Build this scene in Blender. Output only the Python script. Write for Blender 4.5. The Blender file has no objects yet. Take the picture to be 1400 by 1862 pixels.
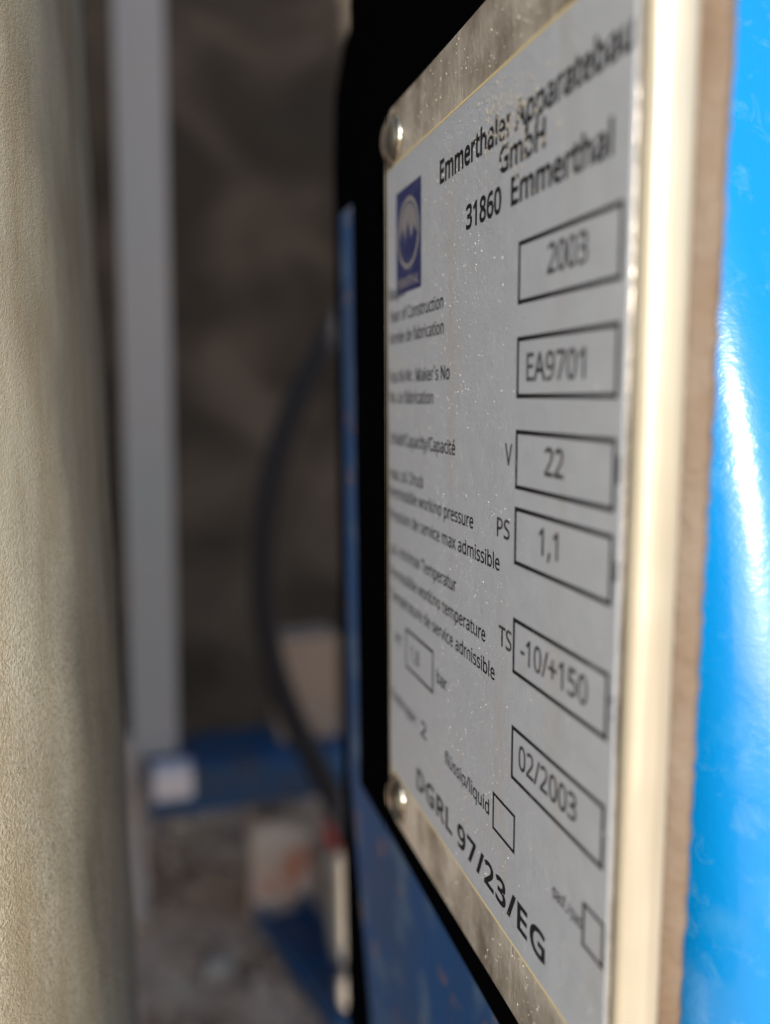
import bpy, bmesh, math, random
from mathutils import Matrix, Vector
R = math.radians
sc = bpy.context.scene
col = sc.collection
random.seed(7)

# World axes: the nameplate stands in the plane x = 0 and faces -x; +y runs away from the
# camera along the plate, +z is up.  u (mm) is measured along the plate towards the camera
# (y = -u), v (mm) is height.  Metres throughout.

# ------------------------------------------------------------------ camera
cam = bpy.data.cameras.new('camera')
cam.sensor_fit = 'HORIZONTAL'; cam.sensor_width = 24.0
cam.lens = 24.0 * 1490 / 1400
cam.clip_start = 0.005; cam.clip_end = 400
cam.dof.use_dof = True
cam.dof.focus_distance = 0.125
cam.dof.aperture_fstop = 6.7
camo = bpy.data.objects.new('camera', cam); col.objects.link(camo)
rt = Vector((0.95838471, -0.28537434, -0.00776107)); up = Vector((0.04765895, 0.13313223, 0.98995173)); fw = Vector((0.28147358, 0.94912449, -0.14119253))
m = Matrix.Identity(4)
for i in range(3):
    m[i][0] = rt[i]; m[i][1] = up[i]; m[i][2] = -fw[i]
m[0][3], m[1][3], m[2][3] = -0.04948582, -0.1646267, 0.01823958
camo.matrix_world = m
sc.camera = camo

# ------------------------------------------------------------------ sky, sun, exposure
SUN = Vector((-1.0, -3.55, 1.48)).normalized()
el = math.asin(SUN.z); az = math.atan2(SUN.x, SUN.y)
w = bpy.data.worlds.new('World'); sc.world = w; w.use_nodes = True
nt = w.node_tree; nt.nodes.clear()
sky = nt.nodes.new('ShaderNodeTexSky'); sky.sky_type = 'NISHITA'; sky.sun_disc = False
sky.sun_elevation = el; sky.sun_rotation = az
bg = nt.nodes.new('ShaderNodeBackground'); bg.inputs[1].default_value = 0.11
wo = nt.nodes.new('ShaderNodeOutputWorld')
nt.links.new(sky.outputs[0], bg.inputs[0]); nt.links.new(bg.outputs[0], wo.inputs[0])
sl = bpy.data.lights.new('sun', 'SUN'); sl.energy = 4.2; sl.angle = R(0.5); sl.color = (1.0, 0.93, 0.82)
so = bpy.data.objects.new('sun', sl); col.objects.link(so)
so.rotation_euler = SUN.to_track_quat('Z', 'Y').to_euler()
sc.view_settings.view_transform = 'Standard'; sc.view_settings.look = 'None'
sc.view_settings.exposure = 0.75; sc.view_settings.gamma = 1.0
sc.view_settings.use_curve_mapping = False
try:
    sc.cycles.use_denoising = True
    sc.cycles.caustics_reflective = False; sc.cycles.caustics_refractive = False
    sc.cycles.sample_clamp_indirect = 6.0
except Exception:
    pass

# ------------------------------------------------------------------ materials
class Mat:
    """small node-graph builder around one Principled BSDF"""
    def __init__(s, name, base=(.5, .5, .5), rough=.5, metal=0.0, spec=.5):
        s.m = bpy.data.materials.new(name); s.m.use_nodes = True
        s.t = s.m.node_tree; s.b = s.t.nodes['Principled BSDF']
        s.b.inputs['Base Color'].default_value = (*base, 1)
        s.b.inputs['Roughness'].default_value = rough
        s.b.inputs['Metallic'].default_value = metal
        s.b.inputs['Specular IOR Level'].default_value = spec
        s.co = s.t.nodes.new('ShaderNodeTexCoord')
    def n(s, kind, **kw):
        x = s.t.nodes.new(kind)
        for k, v in kw.items(): setattr(x, k, v)
        return x
    def l(s, a, b): s.t.links.new(a, b)
    def mapping(s, scale=(1, 1, 1), loc=(0, 0, 0), rot=(0, 0, 0)):
        mp = s.n('ShaderNodeMapping'); mp.inputs['Scale'].default_value = scale
        mp.inputs['Location'].default_value = loc; mp.inputs['Rotation'].default_value = rot
        s.l(s.co.outputs['Object'], mp.inputs['Vector']); return mp.outputs[0]
    def noise(s, scale, detail=4, rough=.55, vec=None, dist=0.0):
        x = s.n('ShaderNodeTexNoise'); x.inputs['Scale'].default_value = scale
        x.inputs['Detail'].default_value = detail; x.inputs['Roughness'].default_value = rough
        x.inputs['Distortion'].default_value = dist
        s.l(vec or s.co.outputs['Object'], x.inputs['Vector']); return x.outputs['Fac']
    def voro(s, scale, vec=None, feature='F1'):
        x = s.n('ShaderNodeTexVoronoi', feature=feature); x.inputs['Scale'].default_value = scale
        s.l(vec or s.co.outputs['Object'], x.inputs['Vector']); return x.outputs['Distance']
    def ramp(s, fac, stops):
        x = s.n('ShaderNodeValToRGB'); e = x.color_ramp.elements
        while len(e) > len(stops): e.remove(e[-1])
        while len(e) < len(stops): e.new(1.0)
        for el_, (p, c) in zip(e, stops):
            el_.position = p; el_.color = (*c, 1) if len(c) == 3 else c
        s.l(fac, x.inputs[0]); return x.outputs[0]
    def mix(s, fac, a, b, blend='MIX'):
        x = s.n('ShaderNodeMix', data_type='RGBA', blend_type=blend)
        for sock, val in ((x.inputs[0], fac), (x.inputs[6], a), (x.inputs[7], b)):
            if hasattr(val, 'node'): s.l(val, sock)
            elif isinstance(val, (int, float)): sock.default_value = val
            else: sock.default_value = (*val, 1)
        return x.outputs[2]
    def math(s, op, a, b=0.0):
        x = s.n('ShaderNodeMath', operation=op)
        for sock, val in ((x.inputs[0], a), (x.inputs[1], b)):
            if hasattr(val, 'node'): s.l(val, sock)
            else: sock.default_value = val
        return x.outputs[0]
    def base(s, c): s.l(c, s.b.inputs['Base Color']); return s
    def rough(s, c): s.l(c, s.b.inputs['Roughness']); return s
    def bump(s, h, dist, strength=1.0, prev=None):
        x = s.n('ShaderNodeBump'); x.inputs['Distance'].default_value = dist
        x.inputs['Strength'].default_value = strength
        s.l(h, x.inputs['Height'])
        if prev is not None: s.l(prev, x.inputs['Normal'])
        s.l(x.outputs[0], s.b.inputs['Normal']); return x.outputs[0]

def g(v): return (v, v, v)

# embossed silver-grey label film
ML = Mat('label_film', (.46, .465, .47), .42, .35)
n1 = ML.noise(35, 4); n2 = ML.noise(230, 3)
stn = ML.ramp(ML.noise(90, 5, .65, ML.mapping((1, 1, .18))), [(.55, g(0)), (.72, g(.35))])
ML.base(ML.mix(stn, ML.mix(ML.math('MULTIPLY', n1, .5), (.385, .425, .50), (.325, .355, .41)), (.33, .30, .25)))
ML.rough(ML.ramp(n2, [(.3, g(.34)), (.7, g(.5))]))
pb = ML.bump(ML.noise(1700, 3, .6), .00012, .6)
ML.bump(ML.noise(500, 2), .0001, .25, pb)

# scratched bare aluminium/steel of the backing plate
MS = Mat('bare_metal', (.55, .5, .43), .34, .72)
v1 = MS.mapping((1, 1, .2)); st = MS.noise(160, 6, .65, v1, .6)
big = MS.noise(45, 5, .6)
MS.base(MS.mix(MS.ramp(big, [(.42, g(0)), (.62, g(1))]), (.74, .71, .66), (.28, .245, .20)))
MS.rough(MS.ramp(st, [(.3, g(.24)), (.72, g(.5))]))
pb = MS.bump(st, .0006, .8)
MS.bump(MS.noise(700, 3), .00015, .6, pb)

# rim: pale cream steel, brushed along its length
MR = Mat('rim_metal', (.60, .56, .46), .38, .5)
v1 = MR.mapping((1, 1, .02)); st = MR.noise(900, 4, .6, v1)
MR.base(MR.mix(MR.ramp(st, [(.35, g(0)), (.65, g(1))]), (.58, .535, .44), (.46, .425, .345)))
MR.rough(MR.ramp(MR.noise(70, 4), [(.3, g(.3)), (.7, g(.5))]))
MR.bump(MR.noise(400, 4, .6, MR.mapping((1, 1, .15))), .0002, .5)

MGRIME = Mat('grime', (.13, .10, .07), .8)
MGRIME.base(MGRIME.mix(MGRIME.noise(500, 4), (.20, .165, .12), (.08, .06, .04)))
MRV = Mat('rivet_metal', (.72, .70, .66), .22, 1.0)
MRV.base(MRV.mix(MRV.ramp(MRV.noise(300, 4, .6), [(.48, g(0)), (.66, g(.8))]), (.72, .70, .65), (.34, .28, .2)))
MRV.bump(MRV.noise(420, 4), .0006, .6)

MT = Mat('rusty_edge', (.40, .30, .2), .8, 0.1)
a = MT.noise(300, 6, .7); b_ = MT.noise(60, 4)
MT.base(MT.mix(MT.ramp(b_, [(.35, g(0)), (.65, g(1))]), (.19, .15, .12), (.15, .105, .07)))
MT.bump(a, .0012, .9)

MINK = Mat('printing_ink', (.018, .018, .022), .6, 0, .12)
# worn print: the film shows through where the ink has rubbed off
wear = MINK.noise(260, 5, .65); wbig = MINK.noise(55, 3)
MINK.base(MINK.mix(MINK.ramp(MINK.math('MULTIPLY', wear, wbig), [(.36, g(0)), (.48, g(.6))]), (.008, .008, .010), (.25, .25, .25)))
MINKG = Mat('typed_ink', (.06, .06, .065), .6, 0, .12)
MINKG.base(MINKG.mix(MINKG.ramp(MINKG.noise(300, 4, .7), [(.4, g(0)), (.66, g(1))]), (.014, .014, .017), (.07, .07, .08)))
MLOGO = Mat('logo_blue', (.015, .025, .09), .45)
MLOGO.base(MLOGO.mix(MLOGO.ramp(MLOGO.noise(280, 4, .7), [(.48, g(0)), (.75, g(1))]), (.006, .012, .075), (.035, .045, .12)))
MLOGL = Mat('logo_silver', (.17, .17, .19), .5, .2)
MGLUE = Mat('adhesive', (.45, .38, .2), .6)
MGRIT = Mat('specks', (.85, .82, .75), .22, .4)
MGRIT.rough(MGRIT.ramp(MGRIT.noise(800, 2), [(.3, g(.15)), (.7, g(.4))]))
MRES = Mat('residue_glare', (.5, .49, .45), .42, .3)
MRES.base(MRES.mix(MRES.noise(500, 3), (.56, .55, .52), (.40, .38, .33)))

# blue machine enamel with rust blooms and dust
MB = Mat('blue_enamel', (.004, .10, .36), .3)
sp = MB.noise(70, 3, .5); du = MB.noise(22, 5, .6); ru = MB.noise(130, 3, .6)
c1 = MB.mix(MB.ramp(du, [(.40, g(0)), (.75, g(.5))]), (.0005, .180, .50), (.001, .155, .42))
sp2 = MB.noise(190, 4, .65, None, .5)
c2 = MB.mix(MB.ramp(sp, [(.60, g(0)), (.74, g(.3))]), c1, (.06, .25, .47))
c2 = MB.mix(MB.ramp(sp2, [(.56, g(0)), (.74, g(.28))]), c2, (.12, .30, .48))
MB.base(MB.mix(MB.ramp(ru, [(.74, g(0)), (.80, g(.5))]), c2, (.12, .08, .06)))
MB.rough(MB.ramp(du, [(.3, g(.16)), (.7, g(.29))]))
pb = MB.bump(MB.noise(110, 3), .0006, .25)
MB.bump(MB.noise(900, 3), .0002, .3, pb)
MB.b.inputs['Specular IOR Level'].default_value = .6
MB.b.inputs['Coat Weight'].default_value = .7; MB.b.inputs['Coat Roughness'].default_value = .16

MN = Mat('shaded_blue_paint', (.006, .04, .13), .55, 0, .3)  # darker copy of the cover's blue enamel, its shade mixed into the colour
sp = MN.noise(70, 3, .5); du = MN.noise(22, 5, .6); ru = MN.noise(75, 3, .6)
c1 = MN.mix(MN.ramp(du, [(.42, g(0)), (.75, g(.6))]), (.001, .038, .135), (.020, .034, .066))
c2 = MN.mix(MN.ramp(sp, [(.53, g(0)), (.64, g(.75))]), c1, (.045, .085, .15))
MN.base(MN.mix(MN.ramp(ru, [(.62, g(0)), (.68, g(.85))]), c2, (.15, .075, .045)))
MN.bump(MN.noise(150, 4), .0008, .5)

MBF = Mat('blue_frame_paint', (.006, .07, .26), .5)
d = MBF.noise(14, 5, .6)
MBF.base(MBF.mix(MBF.ramp(d, [(.42, g(0)), (.66, g(.8))]), (.003, .060, .165), (.05, .055, .075)))

MK = Mat('black_rubber_and_shadow', (.0012, .0012, .0016), .9, 0, .0)  # black of the box, and of the slab standing in for shadow
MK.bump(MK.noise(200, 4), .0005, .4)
MH = Mat('hose_rubber', (.012, .012, .016), .6, 0, .25)
MH.bump(MH.noise(90, 3), .001, .3)

# gritty olive-beige paint on the pillar
MP = Mat('gritty_beige_paint', (.42, .38, .28), .7)
gr = MP.noise(3000, 3, .6); gc = MP.noise(1700, 4, .6); gb = MP.noise(26, 4, .6, MP.mapping((1, 1, .3)))
sx_ = MP.n('ShaderNodeSeparateXYZ'); MP.l(MP.co.outputs['Object'], sx_.inputs[0])
low = MP.math('ADD', MP.math('MULTIPLY', sx_.outputs[2], -5.0), MP.math('MULTIPLY', MP.noise(17, 3), .6))
pm = MP.ramp(low, [(.18, g(.22)), (.62, g(1))])
ps = MP.noise(60, 5, .65, MP.mapping((1, 1, .22)))
pg = MP.noise(1500, 3, .6)
pc = MP.mix(MP.ramp(gb, [(.38, g(0)), (.64, g(1))]), (.60, .56, .455), (.50, .495, .40))
pc = MP.mix(MP.ramp(ps, [(.44, g(0)), (.68, g(.85))]), pc, (.36, .29, .19))
MP.base(MP.mix(MP.math('MULTIPLY', MP.ramp(pg, [(.38, g(1)), (.56, g(0))]), pm), pc, (.32, .285, .20)))
pb = MP.bump(MP.math('MULTIPLY', gr, pm), .0005, .7)
MP.bump(MP.math('MULTIPLY', gc, pm), .0005, .55, pb)

MPO = Mat('grey_galvanised', (.26, .27, .29), .55, .2)
d = MPO.noise(9, 4, .5, MPO.mapping((1, 1, .35)))
MPO.base(MPO.mix(d, (.30, .36, .39), (.42, .37, .37)))
MPO.bump(MPO.noise(50, 4), .002, .3)
MPL = Mat('pale_pinkish_paint', (.42, .36, .34), .7)
d = MPL.noise(20, 4)
MPL.base(MPL.mix(d, (.45, .40, .38), (.33, .28, .26)))
MPL.bump(MPL.noise(80, 4), .002, .4)

MW = Mat('brown_wall_plaster', (.05, .04, .033), .9)
a = MW.noise(3.4, 4, .5, None, .6); b_ = MW.noise(9, 5, .6)
c1 = MW.mix(MW.ramp(a, [(.40, g(0)), (.64, g(1))]), (.014, .010, .008), (.095, .074, .060))  # dark and pale blotches carry the background's shade and patchy light
MW.base(MW.mix(MW.math('MULTIPLY', b_, .6), c1, (.045, .037, .024)))
MW.bump(b_, .02, .6)

MG = Mat('brown_dirt', (.10, .075, .055), .95)
a = MG.noise(6, 6, .6); b_ = MG.noise(28, 5, .6)
c1 = MG.mix(MG.ramp(a, [(.38, g(0)), (.62, g(1))]), (.34, .215, .145), (.66, .48, .35))
MG.base(MG.mix(MG.ramp(b_, [(.55, g(0)), (.72, g(.7))]), c1, (.40, .36, .25)))
MG.bump(b_, .02, .8)

MGV = Mat('gravel_stone', (.3, .22, .16), .9)
MGV.base(MGV.ramp(MGV.noise(25, 2), [(.3, (.30, .19, .125)), (.5, (.50, .36, .25)), (.66, (.56, .44, .33)), (.75, (.46, .24, .15))]))
MST = Mat('pale_stone', (.42, .37, .31), .85)
d = MST.noise(30, 5)
MST.base(MST.mix(d, (.50, .44, .37), (.32, .26, .21))); MST.bump(d, .005, .6)
MCB = Mat('stained_concrete', (.25, .2, .17), .9)
d = MCB.noise(11, 4); e_ = MCB.noise(40, 4)
MCB.base(MCB.mix(MCB.ramp(d, [(.5, g(0)), (.62, g(1))]), (.56, .45, .37), (.50, .20, .12))); MCB.bump(e_, .006, .6)
MWH = Mat('white_sticker', (.62, .56, .56), .5)
MWH.base(MWH.mix(MWH.noise(40, 3), (.86, .78, .79), (.7, .63, .64)))
MRED = Mat('red_plastic', (.28, .02, .012), .45)
MRED.base(MRED.mix(MRED.noise(60, 3), (.52, .03, .02), (.34, .025, .018)))
MCARD = Mat('tan_carton', (.30, .22, .17), .85)
MCARD.base(MCARD.mix(MCARD.noise(14, 4), (.33, .25, .2), (.24, .18, .14)))

# ------------------------------------------------------------------ mesh helpers
def obj(name, bm, mat, parent=None, smooth=False):
    me = bpy.data.meshes.new(name)
    bmesh.ops.recalc_face_normals(bm, faces=bm.faces)
    bm.to_mesh(me); bm.free()
    me.materials.append(mat.m)
    if smooth:
        for p in me.polygons: p.use_smooth = True
    o = bpy.data.objects.new(name, me); col.objects.link(o)
    if parent is not None:
        o.parent = parent
    return o

def empty(name, loc=(0, 0, 0)):
    o = bpy.data.objects.new(name, None); col.objects.link(o); o.location = loc
    o.empty_display_size = .02
    return o

def tag(o, label=None, cat=None, group=None, kind=None):
    if label: o['label'] = label
    if cat: o['category'] = cat
    if group: o['group'] = group
    if kind: o['kind'] = kind
    return o

def box(bm, lo, hi, bevel=0.0, seg=2):
    t = bmesh.new(); bmesh.ops.create_cube(t, size=1)
    for v in t.verts:
        v.co = Vector([(lo[i] + hi[i]) / 2 + v.co[i] * (hi[i] - lo[i]) for i in range(3)])
    if bevel: bmesh.ops.bevel(t, geom=list(t.edges), offset=bevel, segments=seg, profile=.6, affect='EDGES')
    join(bm, t)

def join(bm, t):
    me = bpy.data.meshes.new('tmp'); t.to_mesh(me); t.free(); bm.from_mesh(me); bpy.data.meshes.remove(me)

def prism_x(bm, yz, x0, x1, bevel=0.0, seg=2):
    """polygon in (y, z) extruded along x"""
    t = bmesh.new()
    vs = [t.verts.new((x0, y, z)) for y, z in yz]
    f = t.faces.new(vs)
    r = bmesh.ops.extrude_face_region(t, geom=[f])
    for v in r['geom']:
        if isinstance(v, bmesh.types.BMVert): v.co.x = x1
    bmesh.ops.recalc_face_normals(t, faces=t.faces)
    if bevel: bmesh.ops.bevel(t, geom=list(t.edges), offset=bevel, segments=seg, profile=.6, affect='EDGES')
    join(bm, t)

def tube(bm, pts, rad, n=14, cap=True):
    rings = []
    for i, p in enumerate(pts):
        p = Vector(p)
        d = (Vector(pts[min(i + 1, len(pts) - 1)]) - Vector(pts[max(i - 1, 0)])).normalized()
        a = d.cross(Vector((0, 1, 0.13))).normalized(); b = d.cross(a).normalized()
        r = rad[i] if isinstance(rad, (list, tuple)) else rad
        rings.append([bm.verts.new(p + (a * math.cos(2 * math.pi * k / n) + b * math.sin(2 * math.pi * k / n)) * r) for k in range(n)])
    for r0, r1 in zip(rings, rings[1:]):
        for k in range(n): bm.faces.new((r0[k], r0[(k + 1) % n], r1[(k + 1) % n], r1[k]))
    if cap:
        bm.faces.new(rings[0]); bm.faces.new(rings[-1])

def catmull(P, n=8):
    out = []
    P = [Vector(p) for p in P]
    for i in range(len(P) - 1):
        p0, p1, p2, p3 = P[max(i - 1, 0)], P[i], P[i + 1], P[min(i + 2, len(P) - 1)]
        for k in range(n):
            t = k / n
            out.append(.5 * ((2 * p1) + (p2 - p0) * t + (2 * p0 - 5 * p1 + 4 * p2 - p3) * t * t + (3 * p1 - p0 - 3 * p2 + p3) * t ** 3))
    out.append(P[-1]); return out

def rounded_rect(u0, u1, v0, v1, r, seg=5):
    """corner-rounded outline as (y, z) in metres from plate millimetres"""
    pts = []
    for cu, cv, a0 in ((u1 - r, v1 - r, 0), (u0 + r, v1 - r, 90), (u0 + r, v0 + r, 180), (u1 - r, v0 + r, 270)):
        for k in range(seg + 1):
            a = R(a0 + 90 * k / seg)
            pts.append((-(cu + r * math.cos(a)) / 1e3, (cv + r * math.sin(a)) / 1e3))
    return pts

# ------------------------------------------------------------------ setting
bm = bmesh.new()
bmesh.ops.create_grid(bm, x_segments=60, y_segments=60, size=1.0)
for v in bm.verts:
    v.co.y += 1.2
    v.co.z = .012 * math.sin(v.co.x * 23 + v.co.y * 9) * math.sin(v.co.y * 19 - v.co.x * 5) + random.uniform(-.004, .004)
    if abs(v.co.x) > .97 or abs(v.co.y - 1.2) > .97: v.co.z = -.02
t = bmesh.new(); bmesh.ops.create_grid(t, x_segments=1, y_segments=1, size=60)
for v in t.verts: v.co.z = -.02 - .004
join(bm, t)
go = obj('ground', bm, MG, None, True); go.location.z = -.9; tag(go, kind='structure')

bm = bmesh.new()
t = bmesh.new(); bmesh.ops.create_grid(t, x_segments=40, y_segments=40, size=1.0)
for v in t.verts:
    x, y = v.co.x, v.co.y
    v.co = Vector((x * 2.2, 1.72 + .014 * math.sin(5 * x + 3 * y) * math.sin(8 * y - 2 * x) + random.uniform(-.003, .003), y * 1.6 + .55))
join(bm, t)
box(bm, (-2.2, 1.745, -1.05), (2.2, 1.95, 2.149), .005)
wl = obj('brown_wall', bm, MW, None, True)
tag(wl, 'brown wall with shade and light patches in its colour, blurred far behind the nameplate', 'wall')

# ------------------------------------------------------------------ the nameplate
np_ = tag(empty('nameplate', (0, 0, -.075)), 'grey printed metal nameplate with rows of text, boxed values and riveted corners', 'nameplate')
OFF = Vector((0, 0, .075))
def npart(name, bm, mat, parent=None, smooth=False):
    p = parent or np_
    o = obj(name, bm, mat, p, smooth)
    if parent is None: o.location = OFF
    return o

bm = bmesh.new(); prism_x(bm, rounded_rect(-.4, 88.15, -74.4, 73.4, 4.5, 6), 0.0, .0016, .00035, 2)
npart('backing_plate', bm, MS)

bm = bmesh.new(); prism_x(bm, rounded_rect(1.6, 88.0, -62.5, 62.0, .6, 2), -.00028, .00002, .00008, 1)
label = npart('label_sheet', bm, ML)
label['label'] = 'silver grey printed label sheet'

# yellowed glue line squeezed out along the label's edges
bm = bmesh.new()
for lo, hi in (((1.2, 62.05), (87.9, 62.5)), ((1.2, -63.0), (87.9, -62.55)), ((1.1, -62.5), (1.55, 62.0))):
    box(bm, (-.0002, -hi[0] / 1e3, lo[1] / 1e3), (.00002, -lo[0] / 1e3, hi[1] / 1e3), .00006, 1)
npart('glue_line', bm, MGLUE)

# rim along the near edge, bent forward and rounded
bm = bmesh.new()
prof = []
for k in range(28):
    a = 2 * math.pi * k / 28; ca, sa = math.cos(a), math.sin(a)
    pw = lambda q, e: math.copysign(abs(q) ** e, q)
    prof.append((.0025 + .00272 * pw(ca, .75), -.0899 + .0017 * pw(sa, .85)))
lv = []
for i in range(31):
    z = -.0744 + i * (.1478 / 30)
    dx = .00012 * math.sin(z * 90) + random.uniform(-.00004, .00004)
    lv.append([bm.verts.new((x + dx, y + dx, z)) for x, y in prof])
for a, b in zip(lv, lv[1:]):
    for k in range(len(prof)): bm.faces.new((a[k], a[(k + 1) % len(prof)], b[(k + 1) % len(prof)], b[k]))
bm.faces.new(lv[0]); bm.faces.new(lv[-1])
rim = npart('rim', bm, MR, None, True)
rim['label'] = 'bright cream bent metal rim along the near edge'

bm = bmesh.new()
n = 60
for i in range(n):      # one ragged rusty strip
    pass
t = bmesh.new()
rows = []
for i in range(121):
    z = -.0744 + i * (.1478 / 120)
    j = lambda s: random.uniform(-s, s)
    tp = (.0735 - z) / .148 * .0016
    rows.append([t.verts.new((.0056 + j(.0001), -.0884 + j(.00012), z)), t.verts.new((.0070 + j(.0001), -.0890 + j(.00012), z)), t.verts.new((.0080 + j(.0001), -.0903 + j(.0002), z)),
                 t.verts.new((.0100 - tp * .8 + j(.00005), -.0900 + j(.0002), z)), t.verts.new((.0103 - tp * .8 + j(.0001), -.06, z)), t.verts.new((.0055, -.06, z))])
for a, b in zip(rows, rows[1:]):
    for k in range(6): t.faces.new((a[k], a[(k + 1) % 6], b[(k + 1) % 6], b[k]))
t.faces.new(rows[0]); t.faces.new(rows[-1])
join(bm, t)
ms = npart('mounting_strip', bm, MT, None, True)
ms['label'] = 'rough rusty tan mounting strip behind the rim'

bm = bmesh.new(); box(bm, (.0038, -.058, -.0878), (.0122, .0415, .16), .0008)  # near-black slab laid where the plate's shadow falls on the panel
npart('shadow_slab', bm, MK)

# rivets: domed head with a flat collar
def rivet(u, v):
    bm = bmesh.new(); prof = [(4.7, 0), (4.7, .35), (4.3, .5), (4.0, .85), (3.4, 1.4), (2.4, 1.85), (1.2, 2.02)]
    n = 20; rings = []
    for r_, h in prof:
        rings.append([bm.verts.new((-h / 1e3, r_ / 1e3 * math.cos(2 * math.pi * k / n), r_ / 1e3 * math.sin(2 * math.pi * k / n))) for k in range(n)])
    for a, b in zip(rings, rings[1:]):
        for k in range(n): bm.faces.new((a[k], a[(k + 1) % n], b[(k + 1) % n], b[k]))
    top = bm.verts.new((-.00200, 0, 0))
    for k in range(n): bm.faces.new((rings[-1][k], rings[-1][(k + 1) % n], top))
    for vv in bm.verts: vv.co += Vector((0, -u / 1e3, v / 1e3))
    rv = npart('rivet', bm, MRV, None, True)
    bm = bmesh.new(); n = 26; rr = [random.uniform(5.0, 6.1) for _ in range(n)]
    A = [bm.verts.new((-.00012, -u / 1e3 + .0044 * math.cos(2 * math.pi * k / n), v / 1e3 + .0044 * math.sin(2 * math.pi * k / n))) for k in range(n)]
    B = [bm.verts.new((-.00003, -u / 1e3 + rr[k] / 1e3 * math.cos(2 * math.pi * k / n), v / 1e3 + rr[k] / 1e3 * math.sin(2 * math.pi * k / n))) for k in range(n)]
    for k in range(n): bm.faces.new((A[k], A[(k + 1) % n], B[(k + 1) % n], B[k]))
    for vv in bm.verts:
        if vv.co.y > .0002: vv.co.y = .0002
    obj('grime_ring', bm, MGRIME, rv, True)
    return rv
for u, v in ((5.4, 67.0), (5.4, -68.0), (82, 67.0), (82, -68.0)): rivet(u, v)

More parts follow.
